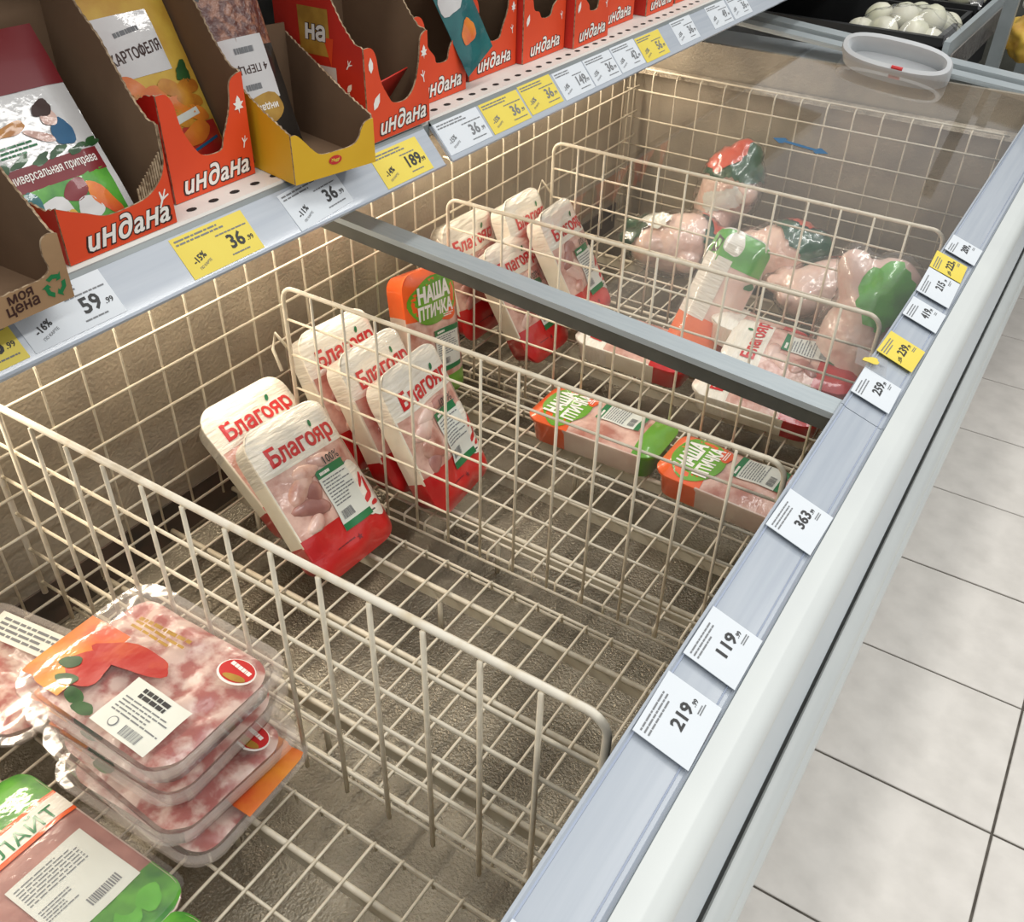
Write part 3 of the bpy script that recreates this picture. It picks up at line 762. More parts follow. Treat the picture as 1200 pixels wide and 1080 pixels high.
# ------------------------------------------------------------------ display boxes on the shelf
ZD = 1.0997
def jag(pts, amp=0.0012, step=0.004, seed=1):
    """tear-perforation zigzag along a polyline"""
    rnd = random.Random(seed); out = [pts[0]]
    for (a, b), (c, d) in zip(pts, pts[1:]):
        L = sqrt((c - a) ** 2 + (d - b) ** 2); k = max(1, int(L / step)); nx, ny = -(d - b) / (L or 1), (c - a) / (L or 1)
        for i in range(1, k + 1):
            t = i / k; e = amp * (1 if i % 2 else -1) * rnd.uniform(0.3, 1.0) if i < k else 0
            out.append((a + (c - a) * t + nx * e, b + (d - b) * t + ny * e))
    return out
def smooth_curve(pts, n=5):
    """Catmull-Rom through 2D points"""
    P = [pts[0]] + list(pts) + [pts[-1]]; out = []
    for i in range(1, len(P) - 2):
        for k in range(n):
            t = k / n
            f = lambda j: 0.5 * (2 * P[i][j] + (P[i + 1][j] - P[i - 1][j]) * t + (2 * P[i - 1][j] - 5 * P[i][j] + 4 * P[i + 1][j] - P[i + 2][j]) * t * t + (-P[i - 1][j] + 3 * P[i][j] - 3 * P[i + 1][j] + P[i + 2][j]) * t ** 3)
            out.append((f(0), f(1)))
    out.append(pts[-1]); return out
def display_box(xf, y0, wd, label, outer, side, front_cut, hback=0.24, depth=0.14, rz=0.0, hpost=0.113, name='display_box', inner=None, side_low=None, brand=None, seed=1, side_h=None, lpost=None, left_h=None):
    """local x = along the shelf, y = depth to the back, z = up"""
    inner = inner or M['card']
    root = empty(name, (xf, y0, ZD + 0.0005), (0, 0, pi / 2 + rz))
    tag(root, label, 'box', 'display boxes on the shelf')
    t = 0.0022
    mats = [outer, inner, M['card_edge']]
    # front
    cut = jag(smooth_curve(front_cut), 0.001, 0.003, seed)
    poly = [(0, 0), (wd, 0)] + [(wd, cut[0][1])] + cut + [(0, cut[-1][1])]
    mb = MB(); mb.prism(poly, 1, 0, t, 0, 1, 2)
    # recalc would be fine: faces keep their material
    fpan = mb.build('front_panel', mats, root)
    sp = side_h or [(0.0, hpost), (0.014, hpost + 0.004), (0.03, hpost + 0.022), (0.06, hpost + 0.072), (0.10, hpost + 0.115), (depth, hback)]
    spj = jag(sp, 0.001, 0.004, seed + 1)
    for nm, x0, x1, a, b, post in (('side_panel', 0.0, t, 0, 1, lpost or hpost), ('side_panel', wd - t, wd, 1, 0, hpost)):
        prf = jag(left_h, 0.001, 0.004, seed + 2) if (left_h and a == 0) else spj
        q = [(t, 0)] + [(max(u, t), v) for u, v in prf] + [(depth, 0)]
        mb = MB(); mb.prism(q, 0, x0, x1, a, b, 2)
        mm = [side, inner, M['card_edge']]
        mb.build(nm, mm, root)
    mb = MB(); mb.box(t, wd - t, depth - t, depth, 0, hback); mb.build('back_panel', inner, root)
    mb = MB(); mb.box(t, wd - t, t, depth - t, 0, t); mb.build('base_panel', inner, root)
    fm = lambda x, y, off: Vector((x, -off, y))
    if brand:
        cx, cy, bw, rot_ = brand
        lettering(fpan, 'brand_shadow', 'uн∂aнa', cx + 0.0005, cy - 0.0004, bw * 1.0, fm, M['ink_brown'], 0.0003, rot_, 0.052, 0.25, bw * 0.26)
        lettering(fpan, 'brand_name', 'uн∂aнa', cx, cy, bw * 0.95, fm, M['ink_white'], 0.0006, rot_, 0.018, 0.25, bw * 0.235)
    return fpan, fm
def leafmark(root, fm, x, y, s, rot, kind=0):
    c, sn = cos(rot), sin(rot)
    if kind == 0: pts = [(0, -1), (0.45, -0.4), (0.5, 0.3), (0, 1.2), (-0.5, 0.3), (-0.45, -0.4)]
    elif kind == 1: pts = [(0, -1.1), (0.12, -0.5), (0.8, -0.5), (0.45, -0.1), (0.9, 0.35), (0.4, 0.35), (0.35, 0.7), (0, 1.2), (-0.35, 0.7), (-0.4, 0.35), (-0.9, 0.35), (-0.45, -0.1), (-0.8, -0.5), (-0.12, -0.5)]
    else: pts = [(-0.1, -1.2), (0.12, -1.2), (0.15, -0.2), (0.7, 0.5), (0.6, 0.65), (0.15, 0.15), (0.12, 1.0), (-0.05, 1.0), (-0.05, 0.1), (-0.6, 0.6), (-0.7, 0.45), (-0.12, -0.3)]
    outline(root, 'leaf_mark', [(x + s * (a * c - b * sn), y + s * (a * sn + b * c)) for a, b in pts], fm, M['ink_white'], 0.0005)
def ucut(wd, lo=0.046, hp=0.113, lw=0.016, rw=0.014, skew=0.0):
    return [(wd, hp), (wd - rw * 0.45, hp - 0.001), (wd - rw, hp - 0.008), (wd - rw * 1.25, hp * 0.72), (wd - rw * 2.0, lo + 0.012), (wd * 0.62, lo - 0.001), (wd * 0.42, lo), (lw * 1.9, lo + 0.010 + skew), (lw * 1.25, hp * 0.66), (lw, hp - 0.012), (lw * 0.6, hp - 0.001), (0, hp)]

# brown kraft box, cut by the left edge of the photo
A, fmA = display_box(-0.732, 0.300, 0.137, 'brown kraft cardboard box with green recycling mark', M['card_light'], M['card_light'],
    [(0.137, 0.060), (0.128, 0.062), (0.121, 0.058), (0.119, 0.045), (0.121, 0.033), (0.112, 0.027), (0.095, 0.0265), (0.05, 0.026), (0.014, 0.027), (0.01, 0.05), (0, 0.058)], hback=0.15,
    depth=0.16, name='cardboard_box', seed=3, inner=M['card'], side_h=[(0.0, 0.058), (0.01, 0.062), (0.06, 0.11), (0.16, 0.15)])
lettering(A, 'lettering', 'моя', 0.089, 0.0205, 0.024, fmA, M['ink_brown'], 0.0004, 0.05, 0.022)
lettering(A, 'lettering', 'цена', 0.089, 0.0100, 0.031, fmA, M['ink_brown'], 0.0004, 0.05, 0.022)
for k in range(3):                                    # three chasing arrows
    a = radians(90 + 120 * k); cx, cy = 0.122, 0.017; r = 0.0105
    def pp(ang, rad): return (cx + rad * cos(ang), cy + rad * sin(ang))
    outline(A, 'recycling_arrow', [pp(a + 0.75, r * 0.62), pp(a + 0.75, r * 1.02), pp(a + 0.1, r * 1.02), pp(a - 0.55, r * 0.98), pp(a - 0.60, r * 1.25), pp(a - 1.02, r * 0.74), pp(a - 0.52, r * 0.38), pp(a - 0.5, r * 0.6), pp(a + 0.1, r * 0.62)], fmA, M['ink_green'], 0.0004)
blob(A, 'paper_mark', 0.052, 0.013, 0.009, 0.010, fmA, M['ink_brown'], 0.0004, 0, 0.15)

B, fmB = display_box(-0.786, 0.474, 0.129, 'orange spice box holding the universal seasoning packet', M['orange'], M['red_side'],
    [(0.129, 0.100), (0.1285, 0.074), (0.126, 0.060), (0.118, 0.047), (0.100, 0.036), (0.075, 0.033), (0.05, 0.0335), (0.03, 0.042), (0.012, 0.05), (0, 0.056)], hback=0.25, hpost=0.100, brand=(0.072, 0.0175, 0.104, 0.0), seed=11, left_h=[(0, 0.056), (0.02, 0.05), (0.14, 0.07)])
leafmark(B, fmB, 0.117, 0.030, 0.009, -0.5, 2)
mb = MB()                                              # torn corrugated flap inside the cut
for i in range(13):
    x = 0.092 + i * 0.0029
    mb.box(x, x + 0.0017, 0.0024, 0.0036, 0.030 + 0.0006 * i, 0.046 + 0.0025 * i)
fl_ = stuff(mb.build('torn_flap', M['card_edge'], B)); fl_['label'] = 'torn corrugated cardboard edge'
C_, fmC = display_box(-0.822, 0.634, 0.118, 'orange spice box holding the potato seasoning packet', M['orange'], M['red_side'], ucut(0.118, 0.040, 0.113, 0.020, 0.019), brand=(0.062, 0.0175, 0.100, 0.0), seed=21, left_h=[(0, 0.113), (0.014, 0.112), (0.04, 0.10), (0.14, 0.12)])
leafmark(C_, fmC, 0.107, 0.080, 0.0085, 0.0, 1); leafmark(C_, fmC, 0.108, 0.040, 0.006, -0.3, 2)
D_, fmD = display_box(-0.757, 0.750, 0.116, 'yellow open box with small red oval logo jutting over the tags', M['yellow'], M['yellow'],
    [(0.116, 0.052), (0.105, 0.050), (0.098, 0.043), (0.093, 0.033), (0.082, 0.027), (0.06, 0.026), (0.038, 0.027), (0.026, 0.036), (0.018, 0.045), (0.008, 0.0545), (0, 0.055)],
    hback=0.13, depth=0.16, rz=-0.2, hpost=0.055, seed=31, side_h=[(0.0, 0.055), (0.05, 0.072), (0.16, 0.12)])
blob(D_, 'oval_logo', 0.057, 0.0165, 0.0092, 0.0052, fmD, M['ink_red'], 0.0006)
lettering(D_, 'logo_script', 'Maggi', 0.057, 0.0165, 0.012, fmD, M['tag_yellow'], 0.0010, 0, 0.02, 0.2)
E_, fmE = display_box(-0.777, 0.905, 0.126, 'orange spice box right of the yellow box, nearly empty', M['orange'], M['red_side'], ucut(0.126, 0.040, 0.113, 0.022, 0.015), brand=(0.070, 0.0185, 0.100, 0.02), seed=41)
leafmark(E_, fmE, 0.011, 0.092, 0.0085, 0.0, 0); leafmark(E_, fmE, 0.117, 0.088, 0.0075, 0.0, 1); leafmark(E_, fmE, 0.114, 0.060, 0.007, 0.2, 2); leafmark(E_, fmE, 0.018, 0.048, 0.010, -0.6, 0)
ES = [c for c in E_.parent.children if c.name.startswith('side_panel')][0]
smE = lambda x, y, off: Vector((-off, x, y))           # prints on its left side
patch(ES, 'side_print', 0.052, 0.10, 0.096, 0.150, smE, M['gold'], 0.0004, 1, 1)
outline(ES, 'side_diamond', [(0.046, 0.118), (0.052, 0.085), (0.062, 0.118)], smE, M['orange'], 0.0005)
lettering(ES, 'side_name', 'на', 0.074, 0.122, 0.034, lambda x, y, off: Vector((-off, 0.148 - x, y)), M['ink_brown'], 0.0006, 0, 0.07, 0.1)
lettering(ES, 'side_name', 'на', 0.074, 0.122, 0.033, lambda x, y, off: Vector((-off, 0.148 - x, y)), M['ink_white'], 0.0009, 0, 0.03, 0.1)
patch(ES, 'paper_panel', 0.045, 0.088, 0.045, 0.085, smE, M['paper_grey'], 0.0005, 1, 1)
for a, b, k in ((0.024, 0.092, 2), (0.026, 0.064, 0), (0.030, 0.054, 0)):
    leafmark(ES, smE, a, b, 0.006, 0.6, k)
rest = [(-0.822, 1.060, 0.121, 'orange spice box with a teal packet hanging over its side', 0.05, 51),
        (-0.838, 1.213, 0.130, 'orange spice box just right of the hanging teal packet', 0.048, 61),
        (-0.826, 1.346, 0.130, 'orange spice box with a white leaf, third from the teal packet', 0.06, 71),
        (-0.810, 1.482, 0.122, 'orange spice box standing slightly forward beyond the leaf box', 0.052, 81),
        (-0.834, 1.628, 0.124, 'orange spice box set back between two farther boxes', 0.05, 91),
        (-0.822, 1.784, 0.122, 'orange spice box second from the end of the visible row', 0.05, 95),
        (-0.826, 1.925, 0.122, 'last orange spice box at the top edge of the photo', 0.05, 97)]
RB = []
for xf, y0, wd, lb, lo, sd in rest:
    r_, fm_ = display_box(xf, y0, wd, lb, M['orange'], M['red_side'], ucut(wd, lo, 0.116, 0.024, 0.020), brand=(wd * 0.52, 0.0195, 0.096, 0.03), seed=sd)
    leafmark(r_, fm_, 0.012, 0.062, 0.0085, -0.4, 0); leafmark(r_, fm_, wd - 0.010, 0.085, 0.007, 0, 1); leafmark(r_, fm_, wd - 0.013, 0.055, 0.006, 0.2, 2)
    RB.append(r_)

# ------------------------------------------------------------------ seasoning packets in the boxes
def packet(name, loc, rot, wd, ht, front, label, bulge=0.006, back=None):
    """pillow packet: local x width, y height, z outward"""
    root = empty(name, loc, rot); tag(root, label, 'packet', 'seasoning packets')
    def h(x, y):
        u = min(1, abs(2 * x / wd)); v = min(1, abs(2 * y / ht - 1))
        return bulge * (1 - u ** 3) * (1 - v ** 4) + 0.0012 * noise.noise(Vector((x * 60, y * 60, len(name))))
    mp = lambda x, y, off: Vector((x, y, h(x, y) + off))
    mb = MB(); mb.grid(lambda u, v: mp(-wd / 2 + wd * u, ht * v, 0), 14, 18)
    mb.grid(lambda u, v: (wd / 2 - wd * u, ht * v, -0.6 * h(wd / 2 - wd * u, ht * v) - 0.0004), 14, 18)
    pouch = soft(mb.build('pouch', front, root, recalc=False), 60)
    return pouch, mp
lean = radians(58)
# universal seasoning
P1, m1 = packet('seasoning_packet', (-0.804, 0.513, 1.110), (lean, 0, pi / 2), 0.124, 0.20, M['paper_grey'], 'white seasoning packet printed with vegetables and a maroon band')
patch(P1, 'vegetable_print', -0.054, 0.054, 0.004, 0.058, m1, M['lettuce'], 0.0006, 10, 6)
for k, (x, y, rx, ry, mm) in enumerate(((-0.02, 0.03, 0.02, 0.014, 'paper_grey'), (0.01, 0.045, 0.014, 0.010, 'ink_darkred'), (0.034, 0.03, 0.009, 0.022, 'pepper'), (-0.042, 0.028, 0.012, 0.010, 'pepper_red'), (0.016, 0.026, 0.010, 0.014, 'paper_grey'), (-0.008, 0.014, 0.018, 0.008, 'produce'), (-0.034, 0.046, 0.012, 0.006, 'teal'))):
    blob(P1, 'vegetable', x, y, rx, ry, m1, M[mm], 0.0009, 0.3 * k, 0.12, seed=k)
patch(P1, 'maroon_band', -0.055, 0.055, 0.056, 0.078, m1, M['ink_darkred'], 0.0007, 10, 3)
lettering(P1, 'lettering', 'универсальная приправа', 0.0, 0.067, 0.098, m1, M['ink_white'], 0.0011, 0, 0.012, 0, 0.009)
for k in range(6): blob(P1, 'parsley_print', -0.046 + 0.02 * k, 0.080 + 0.003 * (k % 2), 0.010, 0.004, m1, M['leaf'], 0.0009, 0.3, 0.3, seed=k)
patch(P1, 'maroon_top', -0.062, 0.062, 0.142, 0.2, m1, M['ink_darkred'], 0.0007, 8, 4)
blob(P1, 'apron_print', 0.030, 0.098, 0.013, 0.012, m1, M['blue'], 0.0009, 0.4, 0.15)
blob(P1, 'arm_print', 0.006, 0.100, 0.016, 0.004, m1, M['meat'], 0.0010, -0.5, 0.1)
blob(P1, 'hand_print', 0.024, 0.114, 0.009, 0.008, m1, M['meat'], 0.0011, 0.2, 0.1)
blob(P1, 'hair_print', 0.022, 0.123, 0.012, 0.007, m1, M['ink_brown'], 0.0012, 0.2, 0.2)
blob(P1, 'dish_print', -0.018, 0.112, 0.018, 0.005, m1, M['potato'], 0.0010, 0.1, 0.2)
fine_print(P1, -0.048, 0.0, 0.088, 0.100, 3, m1, M['ink_green'], 0.0009, seed=5)
# potato seasoning
P2, m2 = packet('seasoning_packet', (-0.850, 0.694, 1.108), (radians(66), 0, pi / 2), 0.104, 0.20, M['produce'], 'potato seasoning packet with roasted wedges and a pale name panel')
patch(P2, 'red_base', -0.050, 0.050, 0.002, 0.052, m2, M['pepper_red'], 0.0006, 8, 4)
patch(P2, 'name_panel', -0.050, 0.022, 0.112, 0.175, m2, M['paper_grey'], 0.0007, 6, 4)
lettering(P2, 'lettering', 'КАРТОФЕЛЯ', -0.013, 0.136, 0.066, m2, M['ink_brown'], 0.0011, 0.1, 0.02, 0, 0.013)
fine_print(P2, -0.03, 0.006, 0.154, 0.161, 1, m2, M['ink_grey'], 0.0011, 0.1, 0.7, 77)
rnd = random.Random(3)
for k in range(13):
    blob(P2, 'potato_wedge', -0.036 + 0.022 * (k % 4) + rnd.uniform(-.003, .003), 0.060 + 0.0155 * (k // 4) + rnd.uniform(-.003, .003), 0.017, 0.0085, m2, M['potato'] if k % 3 else M['pepper'], 0.0009 + 0.0001 * (k % 4), rnd.uniform(-0.9, 0.2), 0.1, seed=k)
blob(P2, 'dill_print', 0.034, 0.106, 0.012, 0.009, m2, M['leaf'], 0.0012, 0.2, 0.4)
for x, y in ((-0.034, 0.050), (-0.032, 0.030)):
    hp = [(0, -1.0), (0.9, 0.1), (0.85, 0.6), (0.45, 0.8), (0, 0.45), (-0.45, 0.8), (-0.85, 0.6), (-0.9, 0.1)]
    outline(P2, 'heart_print', [(x + 0.0095 * a, y + 0.0095 * b) for a, b in hp], m2, M['blue'], 0.0013)
    outline(P2, 'heart_print', [(x + 0.0072 * a, y + 0.0072 * b) for a, b in hp], m2, M['alu'], 0.0016)
blob(P2, 'meal_print', 0.016, 0.042, 0.026, 0.010, m2, M['pepper'], 0.0012, 0.25, 0.15)
patch(P2, 'note_band', -0.012, 0.032, 0.058, 0.066, m2, M['label_paper'], 0.0014, 4, 1, rot=0.15)
patch(P2, 'blue_line', -0.015, 0.045, 0.026, 0.029, m2, M['blue'], 0.0013, 4, 1, rot=0.2)
# four peppers packet, lettering upside down
P3, m3 = packet('seasoning_packet', (-0.832, 0.800, 1.106), (radians(70), 0, pi / 2 - 0.1), 0.086, 0.20, M['paper_black'], 'black spice packet standing upside down in the yellow box', 0.009)
patch(P3, 'clear_window', -0.042, 0.042, 0.120, 0.198, m3, M['spice'], 0.0006, 8, 6)
patch(P3, 'white_label', -0.033, 0.026, 0.062, 0.132, m3, M['paper_grey'], 0.0009, 6, 6)
lettering(P3, 'lettering', '4 ПЕРЦА', -0.003, 0.098, 0.048, m3, M['ink_brown'], 0.0013, pi, 0.012)
for k, yy in enumerate((0.118, 0.078)):
    fine_print(P3, -0.018, 0.012, yy - 0.004, yy + 0.004, 1, m3, M['ink_grey'], 0.0013, 0, 0.8, 60 + k)
blob(P3, 'gold_emblem', 0.0, 0.053, 0.028, 0.016, m3, M['gold'], 0.0012, 0, 0.1)
lettering(P3, 'lettering', 'индана', 0.0, 0.055, 0.036, m3, M['ink_white'], 0.0016, pi, 0.02)
patch(P3, 'yellow_note', -0.030, 0.024, 0.014, 0.018, m3, M['gold'], 0.0010, 4, 1)
# teal packet hanging between two boxes
P4, m4_ = packet('seasoning_packet', (-0.812, 1.205, 1.135), (radians(80), radians(-26), pi / 2), 0.07, 0.15, M['teal'], 'teal foil packet hanging over the side of an orange box')
blob(P4, 'brown_print', -0.004, 0.052, 0.018, 0.014, m4_, M['pepper'], 0.0008, 0.4, 0.2)
blob(P4, 'silver_print', -0.01, 0.11, 0.026, 0.022, m4_, M['paper_grey'], 0.0008, 0.4, 0.2)
# dark packets deep in the boxes behind
for k, (xx, yy, mm, lb) in enumerate(((-0.90, 1.275, 'paper_black', 'dark packet inside the box right of the teal packet'), (-0.885, 1.41, 'paper_black', 'dark packet inside the white-leaf spice box'), (-0.872, 1.545, 'spice', 'brown packet inside the box standing forward'))):
    packet('seasoning_packet', (xx, yy, 1.106), (radians(74), 0, pi / 2), 0.10, 0.19, M[mm], lb)
mb = MB(); mb.box(-0.045, 0.045, -0.0008, 0.0008, 0, 0.075)
cd = mb.build('loose_card', M['red_side']); tag(cd, 'red card lying loose in the nearly empty orange box', 'card')
cd.location = (-0.835, 0.966, 1.105); cd.rotation_euler = (radians(35), 0, pi / 2 + 0.2)

# ------------------------------------------------------------------ packs of poultry
def rrect(wd, ln, r, z, y0=0.0, n=6, sub=6):
    """rounded rectangle ring, centred in x, from y0 to y0+ln"""
    pts = []
    hw = wd / 2
    for cx, cy, a0 in ((hw - r, y0 + r, -90), (hw - r, y0 + ln - r, 0), (-hw + r, y0 + ln - r, 90), (-hw + r, y0 + r, 180)):
        for i in range(n + 1):
            a = radians(a0 + 90 * i / n); pts.append((cx + r * cos(a), cy + r * sin(a)))
        # straight side, subdivided so colour bands can end on it
        if a0 in (-90, 90):
            x, ya = pts[-1]; yb = (y0 + ln - r) if a0 == -90 else (y0 + r)
            for k in range(1, sub): pts.append((x, ya + (yb - ya) * k / sub))
    # side points above were added before their arcs end; sort by construction order is already a loop
    return [(x, y, z) for x, y in pts]
def rr_loop(wd, ln, r, z, y0=0.0, n=5, sub=12):
    hw = wd / 2; pts = []
    def arc(cx, cy, a0):
        for i in range(n + 1):
            a = radians(a0 + 90 * i / n); pts.append((cx + r * cos(a), cy + r * sin(a), z))
    def line(x, ya, yb):
        for k in range(1, sub): pts.append((x, ya + (yb - ya) * k / sub, z))
    arc(hw - r, y0 + r, -90); line(hw, y0 + r, y0 + ln - r); arc(hw - r, y0 + ln - r, 0)
    arc(-hw + r, y0 + ln - r, 90); line(-hw, y0 + ln - r, y0 + r); arc(-hw + r, y0 + r, 180)
    return pts
def edge_fade(x, y, wd, ln, r):
    """1 inside, falls to 0 at the rounded border"""
    hx = max(0.0, min(1.0, (wd / 2 - abs(x)) / r)); hy = max(0.0, min(1.0, (ln / 2 - abs(y - ln / 2)) / r))
    return sin(hx * pi / 2) * sin(hy * pi / 2)
def top_surface(wd, ln, dome, lump, seed, freq=24.0):
    def h(x, y):
        e = edge_fade(x, y, wd, ln, 0.028)
        return 0.0012 + e * (dome + lump * noise.noise(Vector((x * freq, y * freq, seed * 3.7))))
    return lambda x, y, off: Vector((x, y, h(x, y) + off))
def clip_corner(x, y, wd, ln, r):
    """pull points of a full rectangle in to the rounded outline"""
    hw = wd / 2 - r; cy0, cy1 = r, ln - r
    cx = max(-hw, min(hw, x)); cy = max(cy0, min(cy1, y)); dx, dy = x - cx, y - cy; d = sqrt(dx * dx + dy * dy)
    if abs(x) > hw and (y < cy0 or y > cy1):
        m = max(abs(dx), abs(dy))
        if d > 1e-9: k = m / d; return cx + dx * k, cy + dy * k
    return x, y
def band(root, name, y0, y1, wd, ln, r, mp, material, off, nx=20, ny=10, x0=None, x1=None):
    x0 = -wd / 2 if x0 is None else x0; x1 = wd / 2 if x1 is None else x1
    mb = MB()
    def fn(u, v):
        x, y = clip_corner(x0 + (x1 - x0) * u, y0 + (y1 - y0) * v, wd, ln, r)
        return mp(x, y, off)
    mb.grid(fn, nx, ny)
    return soft(mb.build(name, material, root, recalc=False), 70)
def foam_tray(root, wd, ln, t, r, mats, bounds, name='tray'):
    """tray shell; mats by bands along y: below bounds[0], middle, above bounds[1]"""
    inset = 0.016
    rings = [rr_loop(wd - 2 * inset, ln - 2 * inset, r * 0.7, -t, inset), rr_loop(wd - 2 * inset + 0.008, ln - 2 * inset + 0.008, r * 0.75, -t + 0.003, inset - 0.004),
             rr_loop(wd - 0.012, ln - 0.012, r * 0.9, -0.010, 0.006), rr_loop(wd, ln, r, -0.002), rr_loop(wd, ln, r, 0.0012), rr_loop(wd - 0.004, ln - 0.004, r, 0.0024, 0.002)]
    def mf(s):
        y = s.y / 2
        return 0 if y < bounds[0] else (2 if y > bounds[1] else 1)
    mb = MB(); mb.rings(rings, cap0=True, mfun=mf)
    return soft(mb.build(name, mats, root), 50)
def pack_label(root, cx, cy, wd, ht, mp, off, seed, rot=0.0):
    lb = patch(root, 'product_label', cx - wd / 2, cx + wd / 2, cy - ht / 2, cy + ht / 2, mp, M['label_paper'], off, 8, 10, rot)
    c, s = cos(rot), sin(rot)
    def loc(a, b): return cx + a * c - b * s, cy + a * s + b * c
    for nm, b0, hh in (('green_header', ht / 2 - ht * 0.065, ht * 0.13), ('green_footer', -ht / 2 + ht * 0.055, ht * 0.11)):
        x, y = loc(0, b0); patch(lb, nm, x - wd / 2, x + wd / 2, y - hh / 2, y + hh / 2, mp, M['ink_green'], off + 0.0003, 8, 2, rot)
    x, y = loc(-wd * 0.22, ht / 2 - ht * 0.07)
    fine_print(lb, x - wd * 0.17, x + wd * 0.17, y - ht * 0.03, y + ht * 0.03, 1, mp, M['ink_white'], off + 0.0006, rot, 0.8, seed + 7)
    fine_print(lb, cx - wd * 0.43, cx + wd * 0.43, cy - ht * 0.12, cy + ht * 0.34, 9, mp, M['ink_grey'], off + 0.0005, rot, 0.4, seed, pivot=(cx, cy), bars=(cx - wd * 0.40, cx + wd * 0.02, cy - ht * 0.34, cy - ht * 0.20))
def meat_piece(root, cx, cy, rx, ry, rot, mp, material, lift=0.006, seed=0):
    mb = MB(); c, s_ = cos(rot), sin(rot); n = 18; K = 5
    def P(t, k):
        rr = 1 + 0.12 * sin(2 * t + seed) + 0.08 * sin(3 * t + 2 * seed)
        a = rx * rr * k * cos(t); b = ry * rr * k * sin(t)
        return tuple(mp(cx + a * c - b * s_, cy + a * s_ + b * c, lift * sqrt(max(0.0, 1 - k * k)) - 0.0008))
    mb.v.append(P(0, 0))
    for k in range(1, K + 1):
        for i in range(n): mb.v.append(P(2 * pi * i / n, sin(k / K * pi / 2)))
    for i in range(n): mb.f.append((0, 1 + i, 1 + (i + 1) % n)); mb.m.append(0)
    for k in range(K - 1):
        for i in range(n):
            a = 1 + k * n + i; b = 1 + k * n + (i + 1) % n; mb.f.append((a, a + n, b + n, b)); mb.m.append(0)
    return soft(mb.build('meat_piece', material, root, recalc=False), 80)
def blagoyar(loc, rot, label, seed, wd=0.18, ln=0.25, t=0.044, full=True, dome=0.012, with_label=True, brand=True):
    root = empty('chicken_pack', loc, rot); tag(root, label, 'chicken pack', 'white and red chicken packs')
    r = 0.034
    mp = top_surface(wd, ln, dome, 0.006, seed)
    foam_tray(root, wd, ln, t, r, [M['film_red'], M['foam'], M['film_white']], (ln * 0.27, ln * 0.70))
    band(root, 'red_sleeve', 0, ln * 0.30, wd, ln, r, mp, M['film_red'], 0.0)
    band(root, 'meat_window', ln * 0.29, ln * 0.71, wd, ln, r, mp, M['meat'], -0.0006, 26, 20)
    mw = [c for c in root.children if c.name.startswith('meat_window')][0]
    rnd = random.Random(seed * 13)
    for k, (px, py, prx, pry, pro) in enumerate(((-0.26, 0.57, 0.17, 0.065, 0.3), (-0.25, 0.43, 0.18, 0.06, -0.4), (-0.30, 0.35, 0.11, 0.05, 0.6), (-0.14, 0.635, 0.17, 0.05, 0.15), (-0.16, 0.50, 0.11, 0.06, 1.2), (0.10, 0.645, 0.16, 0.045, -0.2))):
        if not full and k > 3: break
        meat_piece(mw, wd * px, ln * (py + rnd.uniform(-0.012, 0.012)), wd * prx, ln * pry, pro + rnd.uniform(-0.2, 0.2), mp, M[('meat_light', 'meat', 'meat_dark')[(k + seed) % 3]], 0.005, seed + k)
    ws = band(root, 'white_sleeve', ln * 0.70, ln, wd, ln, r, mp, M['film_white'], 0.0)
    if brand: lettering(ws, 'brand_name', 'Благояр', 0.0, ln * 0.785, wd * 0.80, mp, M['ink_red'], 0.0010, 0.0, 0.03, 0.0)
    blob(ws, 'leaf_mark', wd * 0.20, ln * 0.785 + 0.021, 0.0035, 0.006, mp, M['ink_green'], 0.0011, -0.5, 0.0, 10)
    if full:
        lettering(root, 'note_lettering', '100%', wd * 0.17, ln * 0.635, 0.036, mp, M['ink'], 0.0062, 0, 0.01)
        fine_print(root, wd * 0.05, wd * 0.32, ln * 0.55, ln * 0.60, 3, mp, M['ink_grey'], 0.0012, seed=seed)
        blob(root, 'white_oval', wd * 0.355, ln * 0.36, 0.026, 0.050, mp, M['film_white'], 0.0010, 0.12, 0.04, 24)
        for k, (x, y, rx, ry, ro) in enumerate(((0.36, 0.42, 0.014, 0.0035, 0.9), (0.39, 0.36, 0.018, 0.004, 1.3), (0.34, 0.30, 0.013, 0.0045, 0.5), (0.38, 0.25, 0.008, 0.004, 0.1))):
            blob(root, 'red_flourish', wd * x, ln * y, rx, ry, mp, M['ink_red'], 0.0015, ro, 0.1, 16, seed=k)
        blob(root, 'round_badge', wd * 0.30, ln * 0.215, 0.010, 0.007, mp, M['film_white'], 0.0013)
        fine_print(root, wd * 0.26, wd * 0.34, ln * 0.205, ln * 0.225, 1, mp, M['ink'], 0.0017, seed=seed)
        star = []
        for k in range(10):
            rr = 0.0055 if k % 2 == 0 else 0.0022; a = pi / 2 + k * pi / 5; star.append((wd * 0.02 + rr * cos(a), ln * 0.13 + rr * sin(a)))
        outline(root, 'star_mark', star, mp, M['ink_darkred'], 0.0012)
        fine_print(root, -wd * 0.25, wd * 0.0, ln * 0.135, ln * 0.15, 1, mp, M['ink_darkred'], 0.0012, seed=seed + 4)
    if with_label:
        pack_label(root, wd * 0.115, ln * 0.40, wd * 0.36, ln * 0.40, mp, 0.0016, seed)
    return root
